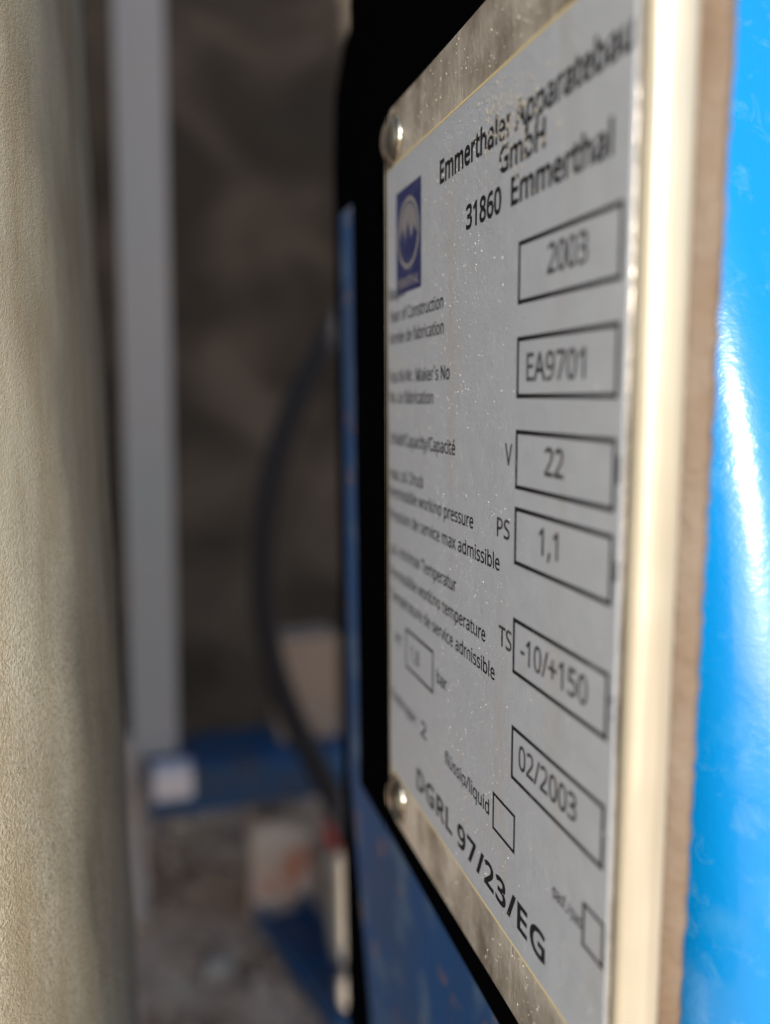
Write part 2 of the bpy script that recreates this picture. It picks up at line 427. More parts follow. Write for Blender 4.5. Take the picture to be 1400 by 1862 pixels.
# ---- print on the label
# sans-serif letter shapes: advance, x y pairs, triangles (thousandths of an em); r = regular, b = bold
GLYPHS = {
    'r ': (209, '', ''),
    'r+': (459, '270 490 270 324 430 324 430 241 270 241 270 76 187 76 187 241 27 241 27 324 187 324 187 490', '10 0 11 10 1 0 8 10 9 8 1 10 8 2 1 8 3 2 7 3 8 6 4 7 4 3 7 6 5 4'),
    'r,': (215, '155 106 168 86 158 51 148 19 136 -14 123 -47 110 -79 94 -116 16 -116 28 -69 36 -35 43 -1 50 33 56 66 62 106', '13 0 14 13 1 0 13 2 1 12 2 13 12 3 2 11 3 12 11 4 3 10 4 11 10 5 4 9 5 10 9 6 5 8 6 9 8 7 6'),
    'r-': (258, '239 171 19 171 19 259 239 259', '1 3 2 1 0 3'),
    'r.': (215, '63 -8 49 14 45 43 49 73 63 95 84 106 107 110 130 107 151 95 166 73 170 43 166 14 152 -8 131 -20 107 -24 83 -20', '5 7 6 5 8 7 4 8 5 4 9 8 3 9 4 3 10 9 2 10 3 1 10 2 1 11 10 0 11 1 0 12 11 15 12 0 15 13 12 14 13 15'),
    'r/': (298, '212 586 309 586 86 -13 -11 -13', '3 1 0 3 2 1'),
    'r0': (459, '411 450 427 375 432 287 430 220 422 160 408 108 387 63 359 27 323 0 279 -16 228 -21 166 -12 114 17 74 63 47 125 31 200 26 287 31 375 46 450 71 511 110 557 163 585 229 595 291 585 343 557 383 511 134 414 126 358 123 287 126 216 134 159 148 117 168 88 194 71 229 65 263 71 289 87 309 116 323 159 332 216 335 287 332 358 323 414 309 457 289 486 263 502 229 508 194 502 168 486 148 457', '21 23 22 20 23 21 20 24 23 20 25 24 19 25 20 19 46 25 46 45 25 45 0 25 18 47 19 47 46 19 18 48 47 44 0 45 18 49 48 43 0 44 18 26 49 42 0 43 42 1 0 17 26 18 17 27 26 41 1 42 41 2 1 16 27 17 16 28 27 40 2 41 40 3 2 16 29 28 39 3 40 15 29 16 39 4 3 15 30 29 38 4 39 14 30 15 38 5 4 14 31 30 37 5 38 13 31 14 13 32 31 36 5 37 36 6 5 13 33 32 35 6 36 13 34 33 34 6 35 13 6 34 13 7 6 12 7 13 12 8 7 11 8 12 11 9 8 10 9 11'),
    'r1': (459, '298 586 298 -13 203 -13 203 400 203 422 203 440 204 456 204 470 205 485 204 466 216 477 204 467 192 457 178 445 106 386 53 455 222 586', '15 0 16 15 8 0 8 10 0 10 1 0 15 7 8 9 10 8 11 1 10 15 11 7 11 6 7 15 12 11 6 1 11 15 13 12 5 1 6 14 13 15 4 1 5 3 1 4 2 1 3'),
    'r2': (459, '430 77 430 -13 25 -13 25 64 179 219 219 260 251 295 277 328 294 359 305 390 308 424 302 461 285 486 257 502 220 507 184 504 152 494 122 478 80 448 27 515 61 542 88 559 117 573 149 584 184 591 221 594 273 589 318 574 356 550 384 517 401 476 407 428 402 382 387 339 364 298 334 258 298 218 256 176 141 62 141 77', '24 26 25 23 26 24 23 27 26 22 27 23 22 28 27 21 28 22 20 28 21 20 29 28 19 29 20 19 14 29 14 13 29 13 30 29 18 17 19 17 16 19 16 15 19 15 14 19 12 30 13 11 30 12 11 31 30 10 31 11 10 32 31 9 32 10 8 32 9 8 33 32 7 33 8 7 34 33 6 34 7 6 35 34 5 35 6 4 35 5 4 36 35 3 36 4 3 37 36 3 39 37 39 38 37 3 0 39 3 1 0 2 1 3'),
    'r3': (459, '360 550 397 500 408 439 405 400 393 366 373 338 347 316 315 299 290 292 290 308 342 296 389 264 417 219 426 163 420 112 401 67 369 30 323 2 265 -15 194 -21 149 -19 107 -14 68 -4 23 15 23 109 78 86 117 74 156 67 194 64 257 71 296 92 318 122 326 165 322 193 310 214 290 230 262 243 224 250 178 252 110 252 110 339 179 339 221 342 253 351 278 366 296 385 306 407 310 433 304 465 287 488 258 503 218 508 191 507 167 503 144 496 123 487 103 475 71 456 21 525 67 555 111 575 161 589 218 594 300 583', '61 63 62 60 63 61 60 0 63 59 0 60 58 0 59 58 1 0 57 56 58 56 55 58 55 54 58 54 53 58 53 52 58 52 51 58 51 1 58 50 1 51 49 1 50 49 2 1 48 2 49 47 2 48 47 3 2 46 3 47 45 3 46 45 4 3 44 4 45 44 5 4 43 5 44 42 5 43 41 5 42 39 41 40 39 5 41 39 9 5 9 6 5 9 7 6 39 8 9 7 10 9 8 10 7 8 11 10 39 11 8 39 38 11 38 37 11 37 12 11 36 12 37 35 12 36 34 12 35 34 13 12 33 13 34 32 13 33 31 13 32 31 14 13 30 14 31 30 15 14 23 25 24 29 15 30 23 26 25 23 27 26 28 15 29 28 16 15 23 28 27 23 16 28 23 17 16 22 17 23 22 18 17 21 18 22 20 18 21 20 19 18'),
    'r4': (459, '456 206 456 117 372 117 372 -13 278 -13 278 117 4 117 4 194 280 589 372 589 372 206 278 206 278 374 278 394 279 412 279 429 280 445 280 460 281 474 281 488 281 487 300 487 296 479 287 461 277 444 268 430 111 206', '7 9 8 7 19 9 19 21 9 21 10 9 7 20 19 18 21 19 7 18 20 18 21 20 22 10 21 23 10 22 7 17 18 24 16 23 16 10 23 7 24 17 24 16 17 15 10 16 7 25 24 7 26 25 14 10 15 13 10 14 12 10 13 11 10 12 7 11 26 7 10 11 7 0 10 7 1 0 6 1 7 5 1 6 4 2 5 2 1 5 4 3 2'),
    'r5': (459, '168 361 193 363 221 364 278 359 328 343 369 317 400 281 420 236 426 183 419 124 399 74 365 33 320 3 264 -15 199 -21 155 -19 113 -13 76 -2 38 15 38 111 87 86 124 75 163 68 200 65 237 68 269 77 294 92 312 113 324 141 328 175 320 220 298 252 258 272 197 279 174 278 148 275 122 271 97 266 51 296 74 586 386 586 386 495 158 495 147 358 146 358', '38 42 39 42 40 39 42 41 40 38 44 42 44 43 42 1 3 2 0 3 1 44 3 0 44 4 3 38 4 44 38 5 4 38 6 5 37 36 38 36 35 38 35 34 38 34 33 38 33 6 38 33 32 6 32 7 6 31 7 32 30 7 31 30 8 7 29 8 30 29 9 8 28 9 29 27 9 28 27 10 9 26 10 27 18 20 19 25 10 26 18 21 20 24 10 25 18 22 21 24 11 10 23 11 24 18 23 22 18 11 23 18 12 11 17 12 18 17 13 12 16 13 17 15 13 16 15 14 13'),
    'r6': (459, '46 129 35 183 31 244 33 295 38 344 48 393 63 438 83 481 111 518 147 550 191 574 244 589 306 594 325 593 345 592 364 590 390 584 390 496 359 505 343 508 325 509 308 510 260 505 221 493 191 473 168 446 151 414 139 377 132 335 129 304 113 304 123 318 142 336 164 351 190 362 221 369 255 372 305 366 348 350 385 322 412 285 429 239 434 184 428 126 410 76 381 34 342 4 294 -15 239 -21 197 -17 158 -5 122 16 91 45 65 83 191 76 213 67 238 64 279 72 310 93 331 129 338 184 332 229 314 262 284 283 240 290 208 286 181 276 159 260 142 241 132 219 129 198 130 174 136 150 144 127 157 106 173 89', '11 13 12 11 14 13 11 15 14 11 16 15 10 16 11 10 17 16 9 18 10 18 17 10 8 20 9 20 19 9 19 18 9 7 22 8 22 21 8 21 20 8 7 23 22 7 24 23 6 24 7 6 25 24 6 26 25 5 26 6 5 27 26 4 27 5 4 28 27 35 37 36 34 37 35 34 38 37 33 38 34 32 38 33 32 39 38 3 28 4 31 39 32 3 31 28 31 29 28 31 40 39 3 30 31 29 40 31 3 29 30 3 64 29 64 40 29 2 65 3 65 64 3 63 40 64 2 66 65 63 41 40 62 41 63 2 67 66 61 41 62 2 68 67 1 68 2 1 69 68 61 42 41 60 42 61 1 70 69 1 71 70 60 43 42 59 43 60 0 71 1 0 72 71 0 73 72 58 43 59 53 73 0 53 74 73 58 44 43 53 75 74 57 44 58 53 54 75 52 54 53 57 45 44 52 55 54 56 45 57 52 56 55 52 45 56 51 45 52 51 46 45 50 46 51 50 47 46 49 47 50 49 48 47'),
    'r7': (459, '195 -13 89 -13 324 495 22 495 22 586 432 586 432 515', '3 5 4 3 6 5 3 2 6 2 0 6 1 0 2'),
    'r8': (459, '136 577 180 589 229 594 278 590 323 577 360 556 389 526 407 489 413 444 409 408 397 377 378 351 354 328 327 309 318 304 331 296 363 275 391 251 413 222 427 188 432 148 425 100 406 58 376 24 335 -1 287 -16 231 -21 172 -16 121 -2 80 23 50 56 32 97 26 146 31 186 44 220 65 250 91 274 121 294 132 300 124 306 98 326 76 350 59 377 48 408 45 445 51 489 70 526 99 555 132 191 124 170 121 146 128 112 147 86 180 68 229 61 277 68 310 86 330 113 336 148 333 170 324 190 308 207 286 224 258 239 225 253 217 256 190 243 165 227 146 210 294 492 266 506 228 511 191 506 163 492 146 471 140 441 143 417 152 399 166 383 186 368 210 355 232 345 252 355 274 368 293 382 306 399 314 418 317 441 311 471', '1 3 2 1 4 3 0 4 1 0 5 4 47 5 0 47 6 5 46 6 47 46 71 6 71 7 6 45 71 46 45 72 71 70 7 71 45 73 72 69 7 70 88 7 69 45 74 73 44 74 45 88 8 7 87 8 88 44 75 74 43 75 44 87 9 8 43 76 75 86 9 87 85 9 86 43 77 76 42 77 43 85 10 9 84 10 85 42 78 77 42 79 78 83 10 84 83 11 10 41 79 42 41 80 79 82 11 83 41 81 80 81 11 82 81 12 11 40 81 41 40 12 81 40 13 12 39 13 40 39 14 13 38 14 39 38 15 14 37 15 38 37 16 15 36 16 37 36 17 16 35 65 36 65 17 36 35 66 65 64 17 65 63 17 64 63 18 17 34 66 35 34 67 66 62 18 63 34 68 67 61 18 62 61 19 18 33 68 34 33 48 68 60 19 61 33 49 48 59 19 60 59 20 19 32 49 33 58 20 59 32 50 49 58 21 20 57 21 58 31 50 32 31 51 50 56 21 57 31 52 51 56 22 21 30 52 31 55 22 56 30 53 52 30 54 53 54 22 55 30 22 54 30 23 22 29 23 30 29 24 23 28 24 29 28 25 24 27 25 28 27 26 25'),
    'r9': (459, '415 443 426 390 430 328 428 278 423 229 413 180 399 134 378 92 350 54 314 23 270 -1 216 -16 154 -21 136 -21 115 -19 95 -16 69 -10 69 77 100 69 117 65 135 63 152 63 201 67 239 80 269 100 292 126 310 158 322 195 329 237 332 268 347 268 337 254 319 237 296 222 270 211 239 203 204 201 155 206 112 223 76 250 49 287 32 333 27 387 33 446 51 497 81 538 120 569 168 588 223 594 265 589 304 577 340 556 371 526 396 489 270 497 249 505 223 508 183 501 151 479 130 443 123 388 129 343 147 310 176 290 220 283 253 286 280 297 302 312 319 332 329 353 333 375 331 398 326 422 317 446 305 466 289 484', '47 49 48 47 50 49 46 50 47 46 51 50 45 51 46 45 52 51 44 52 45 44 56 52 56 53 52 44 57 56 55 53 56 54 53 55 44 58 57 43 58 44 75 53 54 75 0 53 74 0 75 43 59 58 73 0 74 42 59 43 72 0 73 72 1 0 42 60 59 71 1 72 70 1 71 70 2 1 42 61 60 41 61 42 69 2 70 68 2 69 41 62 61 40 62 41 67 2 68 67 3 2 66 3 67 40 63 62 65 3 66 40 64 63 39 64 40 64 3 65 39 3 64 39 29 3 29 30 3 30 4 3 39 28 29 31 4 30 32 28 31 28 4 31 38 32 39 32 28 39 27 4 28 38 33 32 27 5 4 37 33 38 37 34 33 37 35 34 36 35 37 26 5 27 26 6 5 25 6 26 25 7 6 24 7 25 23 7 24 23 8 7 22 8 23 16 18 17 16 19 18 21 8 22 16 20 19 16 21 20 16 8 21 16 9 8 16 10 9 16 11 10 15 11 16 15 12 11 14 12 15 13 12 14'),
    'r:': (215, '63 335 49 357 45 386 49 417 63 439 84 451 107 454 130 451 151 439 166 417 170 386 166 357 152 335 131 323 107 319 83 323 63 -8 49 14 45 43 49 73 63 95 84 106 107 110 130 107 151 95 166 73 170 43 166 14 152 -8 131 -20 107 -24 83 -20', '21 23 22 21 24 23 20 24 21 20 25 24 19 25 20 19 26 25 18 26 19 17 26 18 17 27 26 16 27 17 16 28 27 31 28 16 31 29 28 30 29 31 5 7 6 5 8 7 4 8 5 4 9 8 3 9 4 3 10 9 2 10 3 1 10 2 1 11 10 0 11 1 0 12 11 15 12 0 15 13 12 14 13 15'),
    'rA': (512, '531 -13 428 -13 359 164 150 164 82 -13 -19 -13 215 588 298 588 328 254 270 410 267 419 262 434 256 451 251 469 246 485 256 453 263 481 259 465 255 449 250 434 246 421 242 410 184 254', '5 7 6 5 14 7 14 16 7 16 0 7 5 13 14 15 17 14 17 16 14 15 0 16 5 18 13 18 12 13 18 15 17 18 12 15 12 0 15 11 0 12 5 19 18 5 20 19 10 0 11 5 21 20 9 0 10 5 22 21 8 0 9 22 2 8 2 0 8 5 3 22 3 2 22 5 4 3 1 0 2'),
    'rB': (521, '65 586 242 586 338 577 411 552 457 504 472 431 468 396 458 365 441 339 417 317 387 301 363 294 363 310 388 304 421 291 450 270 472 242 486 207 491 163 485 111 465 67 433 32 391 7 339 -8 280 -13 65 -13 163 342 255 342 315 347 348 363 365 387 371 422 364 457 343 479 305 493 244 498 163 498 259 256 163 256 163 74 265 74 326 81 362 100 381 130 388 169 385 194 377 214 362 231 339 244 305 253', '25 36 0 36 1 0 36 2 1 36 3 2 36 4 3 36 35 4 35 34 4 34 33 4 33 5 4 25 26 36 32 5 33 31 5 32 31 6 5 30 6 31 30 7 6 29 7 30 29 8 7 28 8 29 27 8 28 25 38 26 38 27 26 38 8 27 38 12 8 12 9 8 12 13 9 13 10 9 38 11 12 10 14 13 11 14 10 38 14 11 38 15 14 38 37 15 37 16 15 25 39 38 49 16 37 48 16 49 47 16 48 47 17 16 46 17 47 45 17 46 45 18 17 44 18 45 43 18 44 43 19 18 42 19 43 42 20 19 41 20 42 40 20 41 25 40 39 25 20 40 25 21 20 25 22 21 25 23 22 25 24 23'),
    'rC': (507, '391 495 358 502 323 504 282 501 246 490 214 472 188 447 167 416 151 379 141 335 138 286 143 223 159 169 185 126 220 95 266 75 323 68 358 70 391 75 424 82 473 95 473 6 430 -8 395 -15 357 -20 311 -21 228 -12 159 17 105 63 66 125 43 201 36 287 41 351 55 410 78 462 110 508 151 544 201 571 259 588 324 594 369 591 412 584 452 573 500 554 460 469 421 485', '38 40 39 38 41 40 37 41 38 37 42 41 37 43 42 36 43 37 36 1 43 1 0 43 0 45 43 45 44 43 35 2 36 2 1 36 34 3 35 3 2 35 34 4 3 34 5 4 34 6 5 33 6 34 33 7 6 33 8 7 32 8 33 32 9 8 31 9 32 31 10 9 30 10 31 30 11 10 30 12 11 29 12 30 29 13 12 29 14 13 28 14 29 19 21 20 28 15 14 18 21 19 28 16 15 17 21 18 16 21 17 28 21 16 27 21 28 26 21 27 26 22 21 26 23 22 25 23 26 25 24 23'),
    'rD': (585, '514 453 541 380 550 292 540 201 512 124 466 64 404 21 328 -5 238 -13 65 -13 65 586 255 586 338 577 410 552 469 510 393 129 433 195 447 290 441 356 423 409 395 448 355 475 305 492 243 498 163 498 163 75 227 75 325 89', '9 24 10 24 11 10 24 12 11 24 13 12 24 14 13 24 23 14 23 22 14 22 0 14 9 25 24 21 0 22 20 0 21 20 1 0 19 1 20 18 1 19 18 2 1 17 2 18 17 3 2 16 3 17 16 4 3 15 4 16 27 4 15 27 5 4 26 5 27 9 26 25 9 5 26 9 6 5 9 7 6 9 8 7'),
    'rE': (446, '411 76 411 -13 65 -13 65 586 411 586 411 496 163 496 163 343 396 343 396 255 163 255 163 76', '2 6 3 6 4 3 6 5 4 2 7 6 2 10 7 10 8 7 10 9 8 2 11 10 2 0 11 2 1 0'),
    'rF': (416, '163 230 163 -13 65 -13 65 586 411 586 411 496 163 496 163 319 396 319 396 230', '2 6 3 6 4 3 6 5 4 2 7 6 2 0 7 0 8 7 0 9 8 2 1 0'),
    'rH': (594, '529 586 529 -13 430 -13 430 254 163 254 163 -13 65 -13 65 586 163 586 163 343 430 343 430 586', '6 8 7 6 9 8 10 0 11 10 1 0 6 4 9 4 10 9 4 3 10 3 1 10 6 5 4 2 1 3'),
    'rI': (272, '252 52 252 -13 19 -13 19 52 86 67 86 505 19 521 19 586 252 586 252 521 185 505 185 67', '6 8 7 6 9 8 5 9 6 5 10 9 4 10 5 4 11 10 3 11 4 3 0 11 2 0 3 2 1 0'),
    'rM': (727, '399 -13 321 -13 133 489 153 489 153 485 155 462 156 436 157 407 157 378 157 347 157 -13 65 -13 65 586 193 586 370 116 355 116 535 586 663 586 663 -13 565 -13 565 352 565 380 566 408 567 435 568 461 570 483 570 488 590 488', '11 2 12 2 13 12 2 3 13 3 14 13 15 26 16 26 17 16 26 27 17 27 18 17 11 7 2 7 1 2 4 14 3 15 25 26 0 22 27 22 18 27 5 14 4 15 24 25 6 14 5 15 23 24 7 14 6 15 22 23 15 0 22 0 21 22 11 8 7 1 15 7 15 14 7 0 20 21 11 9 8 0 19 20 11 10 9 1 0 15'),
    'rN': (609, '545 586 545 -13 440 -13 134 463 152 463 152 456 154 432 155 406 156 379 157 350 157 320 157 -13 65 -13 65 586 168 586 474 112 456 112 456 114 455 137 454 163 453 193 452 222 451 249 451 586', '12 3 13 3 14 13 3 4 14 4 18 14 18 15 14 22 0 23 22 1 0 12 7 3 7 2 3 5 18 4 6 18 5 7 18 6 12 8 7 2 18 7 12 9 8 12 10 9 12 11 10 21 1 22 20 1 21 19 1 20 18 15 19 15 1 19 2 17 18 2 16 17 2 15 16 2 1 15'),
    'rP': (485, '65 586 230 586 330 574 402 539 444 481 457 405 454 367 445 332 428 298 404 269 370 244 328 225 277 214 216 210 163 210 163 -13 65 -13 326 473 285 491 222 498 163 498 163 298 207 298 256 301 294 309 322 322 341 341 353 367 357 401 349 444', '16 20 0 20 1 0 20 2 1 20 3 2 20 19 3 19 4 3 16 21 20 18 4 19 17 4 18 17 5 4 29 5 17 28 5 29 28 6 5 27 6 28 27 7 6 26 7 27 25 7 26 25 8 7 24 8 25 23 8 24 22 8 23 22 9 8 16 14 21 14 22 21 14 9 22 14 10 9 14 11 10 14 12 11 14 13 12 16 15 14'),
    'rS': (440, '396 234 411 197 416 153 409 102 389 59 356 24 312 -1 259 -16 198 -21 166 -20 135 -18 107 -14 80 -8 56 -1 28 11 28 107 77 88 116 78 158 70 201 68 238 70 268 78 290 90 305 105 314 124 317 147 315 169 307 187 293 203 271 218 237 235 191 253 156 267 125 283 98 300 75 321 58 344 45 371 38 401 35 435 41 481 61 520 91 552 131 575 178 589 231 594 278 591 320 584 359 574 406 556 374 470 331 486 299 496 265 502 229 504 199 502 174 495 157 484 144 470 137 454 134 434 137 411 144 393 158 377 179 362 210 347 251 330 298 311 339 290 371 265', '44 46 45 44 47 46 43 47 44 43 48 47 42 48 43 42 49 48 42 52 49 52 51 49 51 50 49 41 53 42 53 52 42 40 55 41 55 54 41 54 53 41 40 56 55 40 57 56 40 58 57 39 58 40 39 59 58 39 60 59 38 60 39 38 61 60 38 62 61 37 62 38 37 63 62 37 64 63 36 64 37 36 65 64 36 66 65 35 66 36 35 67 66 34 67 35 34 68 67 33 68 34 33 69 68 32 69 33 31 69 32 31 0 69 30 0 31 29 0 30 29 1 0 28 1 29 27 1 28 27 2 1 26 2 27 25 2 26 25 3 2 24 3 25 23 3 24 14 16 15 22 3 23 22 4 3 21 4 22 14 17 16 20 4 21 14 18 17 19 4 20 14 19 18 14 4 19 14 5 4 14 6 5 13 6 14 13 7 6 12 7 13 11 7 12 10 7 11 10 8 7 9 8 10'),
    'rT': (446, '272 496 272 -13 174 -13 174 496 -5 496 -5 586 450 586 450 496', '4 6 5 4 7 6 3 7 4 2 0 3 0 7 3 2 1 0'),
    'rV': (481, '396 586 500 586 286 -13 195 -13 -18 586 85 586 217 210 225 187 232 164 238 143 244 122 249 103 241 140 232 103 237 123 243 144 249 165 257 187 264 211', '3 5 4 3 6 5 18 1 0 18 2 1 17 2 18 3 7 6 16 2 17 3 8 7 15 2 16 3 9 8 14 10 15 10 2 15 3 14 9 14 10 9 13 14 12 14 10 12 10 11 12 3 10 14 3 2 10'),
    'rY': (454, '86 586 227 319 368 586 476 586 276 219 276 -13 178 -13 178 216 -22 586', '7 0 8 7 1 0 1 3 2 1 4 3 7 4 1 7 5 4 6 5 7'),
    'ra': (450, '147 439 188 447 231 450 303 441 356 412 388 362 398 294 398 -13 323 -13 310 48 323 48 307 30 287 12 264 -3 237 -13 207 -19 172 -21 133 -17 98 -6 67 13 43 41 29 77 24 120 38 182 80 229 148 258 242 270 303 272 303 284 298 326 283 350 260 362 227 367 196 365 167 358 138 347 99 330 67 407 110 426 302 197 253 195 187 187 149 171 130 149 123 118 128 93 140 76 161 66 188 62 234 69 270 89 294 122 302 173', '1 3 2 0 3 1 0 4 3 38 4 0 37 4 38 37 5 4 36 35 37 35 34 37 34 33 37 33 32 37 32 5 37 31 5 32 31 6 5 30 6 31 29 6 30 28 6 29 28 7 6 27 7 28 26 39 27 39 7 27 25 39 26 24 39 25 23 40 24 40 39 24 52 7 39 23 41 40 23 42 41 22 42 23 51 7 52 22 43 42 22 44 43 50 10 51 10 7 51 21 44 22 21 45 44 21 46 45 49 10 50 20 46 21 20 47 46 48 10 49 20 48 47 20 9 48 9 10 48 20 11 9 11 8 9 11 7 10 19 11 20 19 12 11 8 7 11 18 12 19 18 13 12 18 14 13 17 14 18 17 15 14 16 15 17'),
    'rb': (493, '152 622 152 461 151 434 151 410 149 388 149 386 133 386 152 408 183 430 223 445 272 450 349 435 411 390 450 316 462 215 456 145 439 86 411 39 372 6 325 -14 272 -21 223 -16 183 -1 152 21 133 42 143 42 129 -13 55 -13 55 622 337 330 306 356 259 365 222 361 195 350 176 332 162 304 154 266 152 217 152 215 158 147 176 100 208 73 261 64 306 73 337 101 356 148 363 216 356 283', '27 0 28 27 6 0 6 1 0 6 2 1 9 11 10 8 11 9 8 12 11 6 3 2 7 12 8 6 4 3 6 4 7 4 12 7 4 30 12 30 13 12 5 31 4 31 30 4 27 5 6 27 35 5 35 34 5 34 33 5 33 32 5 32 31 5 29 13 30 47 13 29 47 14 13 27 36 35 46 14 47 27 37 36 27 38 37 45 14 46 45 15 14 27 39 38 44 15 45 27 40 39 44 16 15 43 16 44 27 24 40 24 41 40 43 17 16 24 42 41 42 17 43 24 25 42 25 17 42 27 23 24 26 23 25 23 17 25 23 18 17 27 26 23 22 18 23 22 19 18 21 19 22 21 20 19'),
    'rc': (385, '306 -15 276 -19 240 -21 184 -15 133 4 90 36 58 81 38 140 31 213 38 287 59 348 92 394 136 426 188 445 245 451 279 449 312 444 341 436 375 422 345 340 312 351 289 357 265 362 244 363 208 359 180 347 158 327 143 298 133 261 130 213 133 168 143 131 158 102 179 82 206 70 240 66 271 68 299 73 323 80 364 97 364 7 333 -7', '13 15 14 13 16 15 12 16 13 12 17 16 12 18 17 11 18 12 11 22 18 22 21 18 21 20 18 20 19 18 10 23 11 23 22 11 10 24 23 10 25 24 9 25 10 9 26 25 9 27 26 9 28 27 8 28 9 8 29 28 8 30 29 7 30 8 7 31 30 6 31 7 6 32 31 6 33 32 38 40 39 6 34 33 5 34 6 37 40 38 36 40 37 5 35 34 35 40 36 5 40 35 4 40 5 4 41 40 3 41 4 3 0 41 3 1 0 2 1 3'),
    'rd': (493, '284 -12 254 -19 220 -21 143 -6 82 39 44 113 31 214 44 315 82 390 144 436 221 451 255 449 284 442 309 431 331 417 350 400 360 387 345 387 345 386 344 404 342 423 341 438 341 622 438 622 438 -13 357 -13 347 45 361 45 350 31 331 14 309 0 156 101 187 73 232 64 285 72 317 96 336 138 342 201 342 213 336 281 318 329 285 356 231 366 188 356 157 327 137 278 130 213 137 147', '21 23 22 21 16 23 16 24 23 9 11 10 9 12 11 9 13 12 20 16 21 8 13 9 8 14 13 19 15 20 15 16 20 8 19 14 19 15 14 8 18 19 7 43 8 43 42 8 42 18 8 18 16 17 18 24 16 42 41 18 41 40 18 40 39 18 39 24 18 7 44 43 7 45 44 6 45 7 38 24 39 6 46 45 5 46 6 37 24 38 5 47 46 36 24 37 5 31 47 35 24 36 4 31 5 4 32 31 34 27 35 27 24 35 4 33 32 33 27 34 4 26 33 26 27 33 4 29 26 29 25 26 28 24 27 3 29 4 29 24 28 3 30 29 25 24 29 3 0 30 2 0 3 2 1 0'),
    're': (452, '127 422 177 444 234 451 289 445 336 425 374 394 402 352 419 301 424 244 424 188 132 188 140 141 164 99 202 74 255 65 291 67 324 72 355 81 405 101 405 11 363 -5 330 -14 293 -19 251 -21 191 -15 137 5 92 39 59 85 38 143 31 212 37 280 56 338 86 386 285 353 263 364 234 367 193 360 163 339 142 304 135 270 324 270 322 290 314 316 302 338', '1 3 2 1 4 3 0 4 1 0 5 4 32 5 0 32 6 5 31 35 32 35 6 32 31 36 35 34 6 35 33 6 34 31 37 36 43 6 33 43 7 6 31 38 37 30 38 31 42 7 43 41 7 42 30 39 38 41 8 7 40 8 41 29 39 30 29 40 39 29 8 40 29 9 8 28 10 29 10 9 29 28 11 10 27 11 28 27 12 11 17 19 18 27 13 12 26 13 27 16 19 17 26 14 13 15 19 16 14 19 15 26 19 14 25 19 26 25 20 19 24 20 25 24 21 20 24 22 21 23 22 24'),
    'rf': (276, '279 443 279 362 171 362 171 -13 74 -13 74 362 -1 362 -1 418 74 442 74 458 79 510 92 553 114 586 145 609 183 622 227 627 253 625 276 622 297 617 327 607 300 528 275 535 260 539 244 542 229 543 203 538 186 524 175 498 171 457 171 443', '14 16 15 14 17 16 13 17 14 13 18 17 13 19 18 12 19 13 12 20 19 11 23 12 23 22 12 22 21 12 21 20 12 10 25 11 25 24 11 24 23 11 10 26 25 10 27 26 9 27 10 9 28 27 8 28 9 8 29 28 8 0 29 8 1 0 7 1 8 6 1 7 5 1 6 4 2 5 2 1 5 4 3 2'),
    'rg': (493, '81 386 141 435 220 451 264 447 303 434 337 412 361 386 348 386 358 443 438 443 438 -8 433 -66 416 -116 387 -155 347 -183 295 -200 233 -205 187 -204 145 -198 107 -190 65 -174 65 -80 115 -102 152 -112 193 -119 236 -121 281 -113 314 -92 335 -58 342 -12 342 4 342 16 343 32 344 48 344 44 360 44 338 18 304 -4 265 -17 221 -21 141 -6 81 42 43 117 31 214 43 310 295 350 267 362 230 365 201 361 177 349 157 328 143 299 133 260 130 214 137 147 157 100 188 72 233 63 260 65 283 70 302 80 316 93 328 111 336 134 341 163 343 198 343 214 340 265 331 304 316 332', '1 3 2 1 4 3 7 9 8 7 6 9 6 10 9 0 4 1 0 5 4 0 6 5 0 46 6 46 45 6 45 69 6 69 68 6 68 10 6 44 48 0 48 47 0 47 46 0 44 49 48 44 50 49 44 51 50 43 51 44 67 10 68 43 52 51 66 10 67 43 53 52 42 53 43 65 10 66 42 54 53 64 10 65 63 10 64 42 55 54 62 10 63 41 55 42 61 10 62 41 56 55 60 35 61 35 10 61 59 35 60 41 57 56 58 33 59 33 35 59 57 33 58 41 33 57 41 34 33 32 35 33 41 35 34 41 32 35 32 36 35 40 32 41 40 36 32 36 31 32 40 37 36 40 38 37 39 38 40 20 22 21 20 23 22 20 24 23'),
    'rh': (496, '152 622 152 431 151 415 150 398 149 383 149 383 133 383 145 400 166 418 190 432 217 442 245 448 274 450 324 446 366 432 400 409 425 376 439 333 444 280 444 -13 348 -13 348 274 342 317 328 344 303 360 264 365 225 361 196 349 176 330 163 303 155 267 152 222 152 -13 55 -13 55 622', '33 0 34 33 6 0 6 1 0 11 13 12 10 13 11 10 14 13 9 14 10 9 15 14 8 15 9 6 2 1 7 15 8 6 7 2 7 3 2 7 16 15 3 16 7 4 5 3 5 16 3 33 5 6 33 29 5 29 28 5 28 27 5 27 26 5 26 25 5 25 16 5 25 24 16 24 17 16 23 17 24 22 17 23 22 18 17 21 18 22 33 30 29 21 19 18 20 19 21 33 31 30 33 32 31'),
    'ri': (207, '65 590 83 601 104 604 124 601 142 590 154 571 158 546 154 522 142 503 124 492 104 488 83 492 65 503 53 522 49 546 53 571 55 443 152 443 152 -13 55 -13', '19 17 16 19 18 17 1 3 2 0 3 1 0 4 3 0 5 4 15 5 0 15 6 5 14 6 15 13 6 14 13 7 6 12 7 13 12 8 7 11 8 12 11 9 8 11 10 9'),
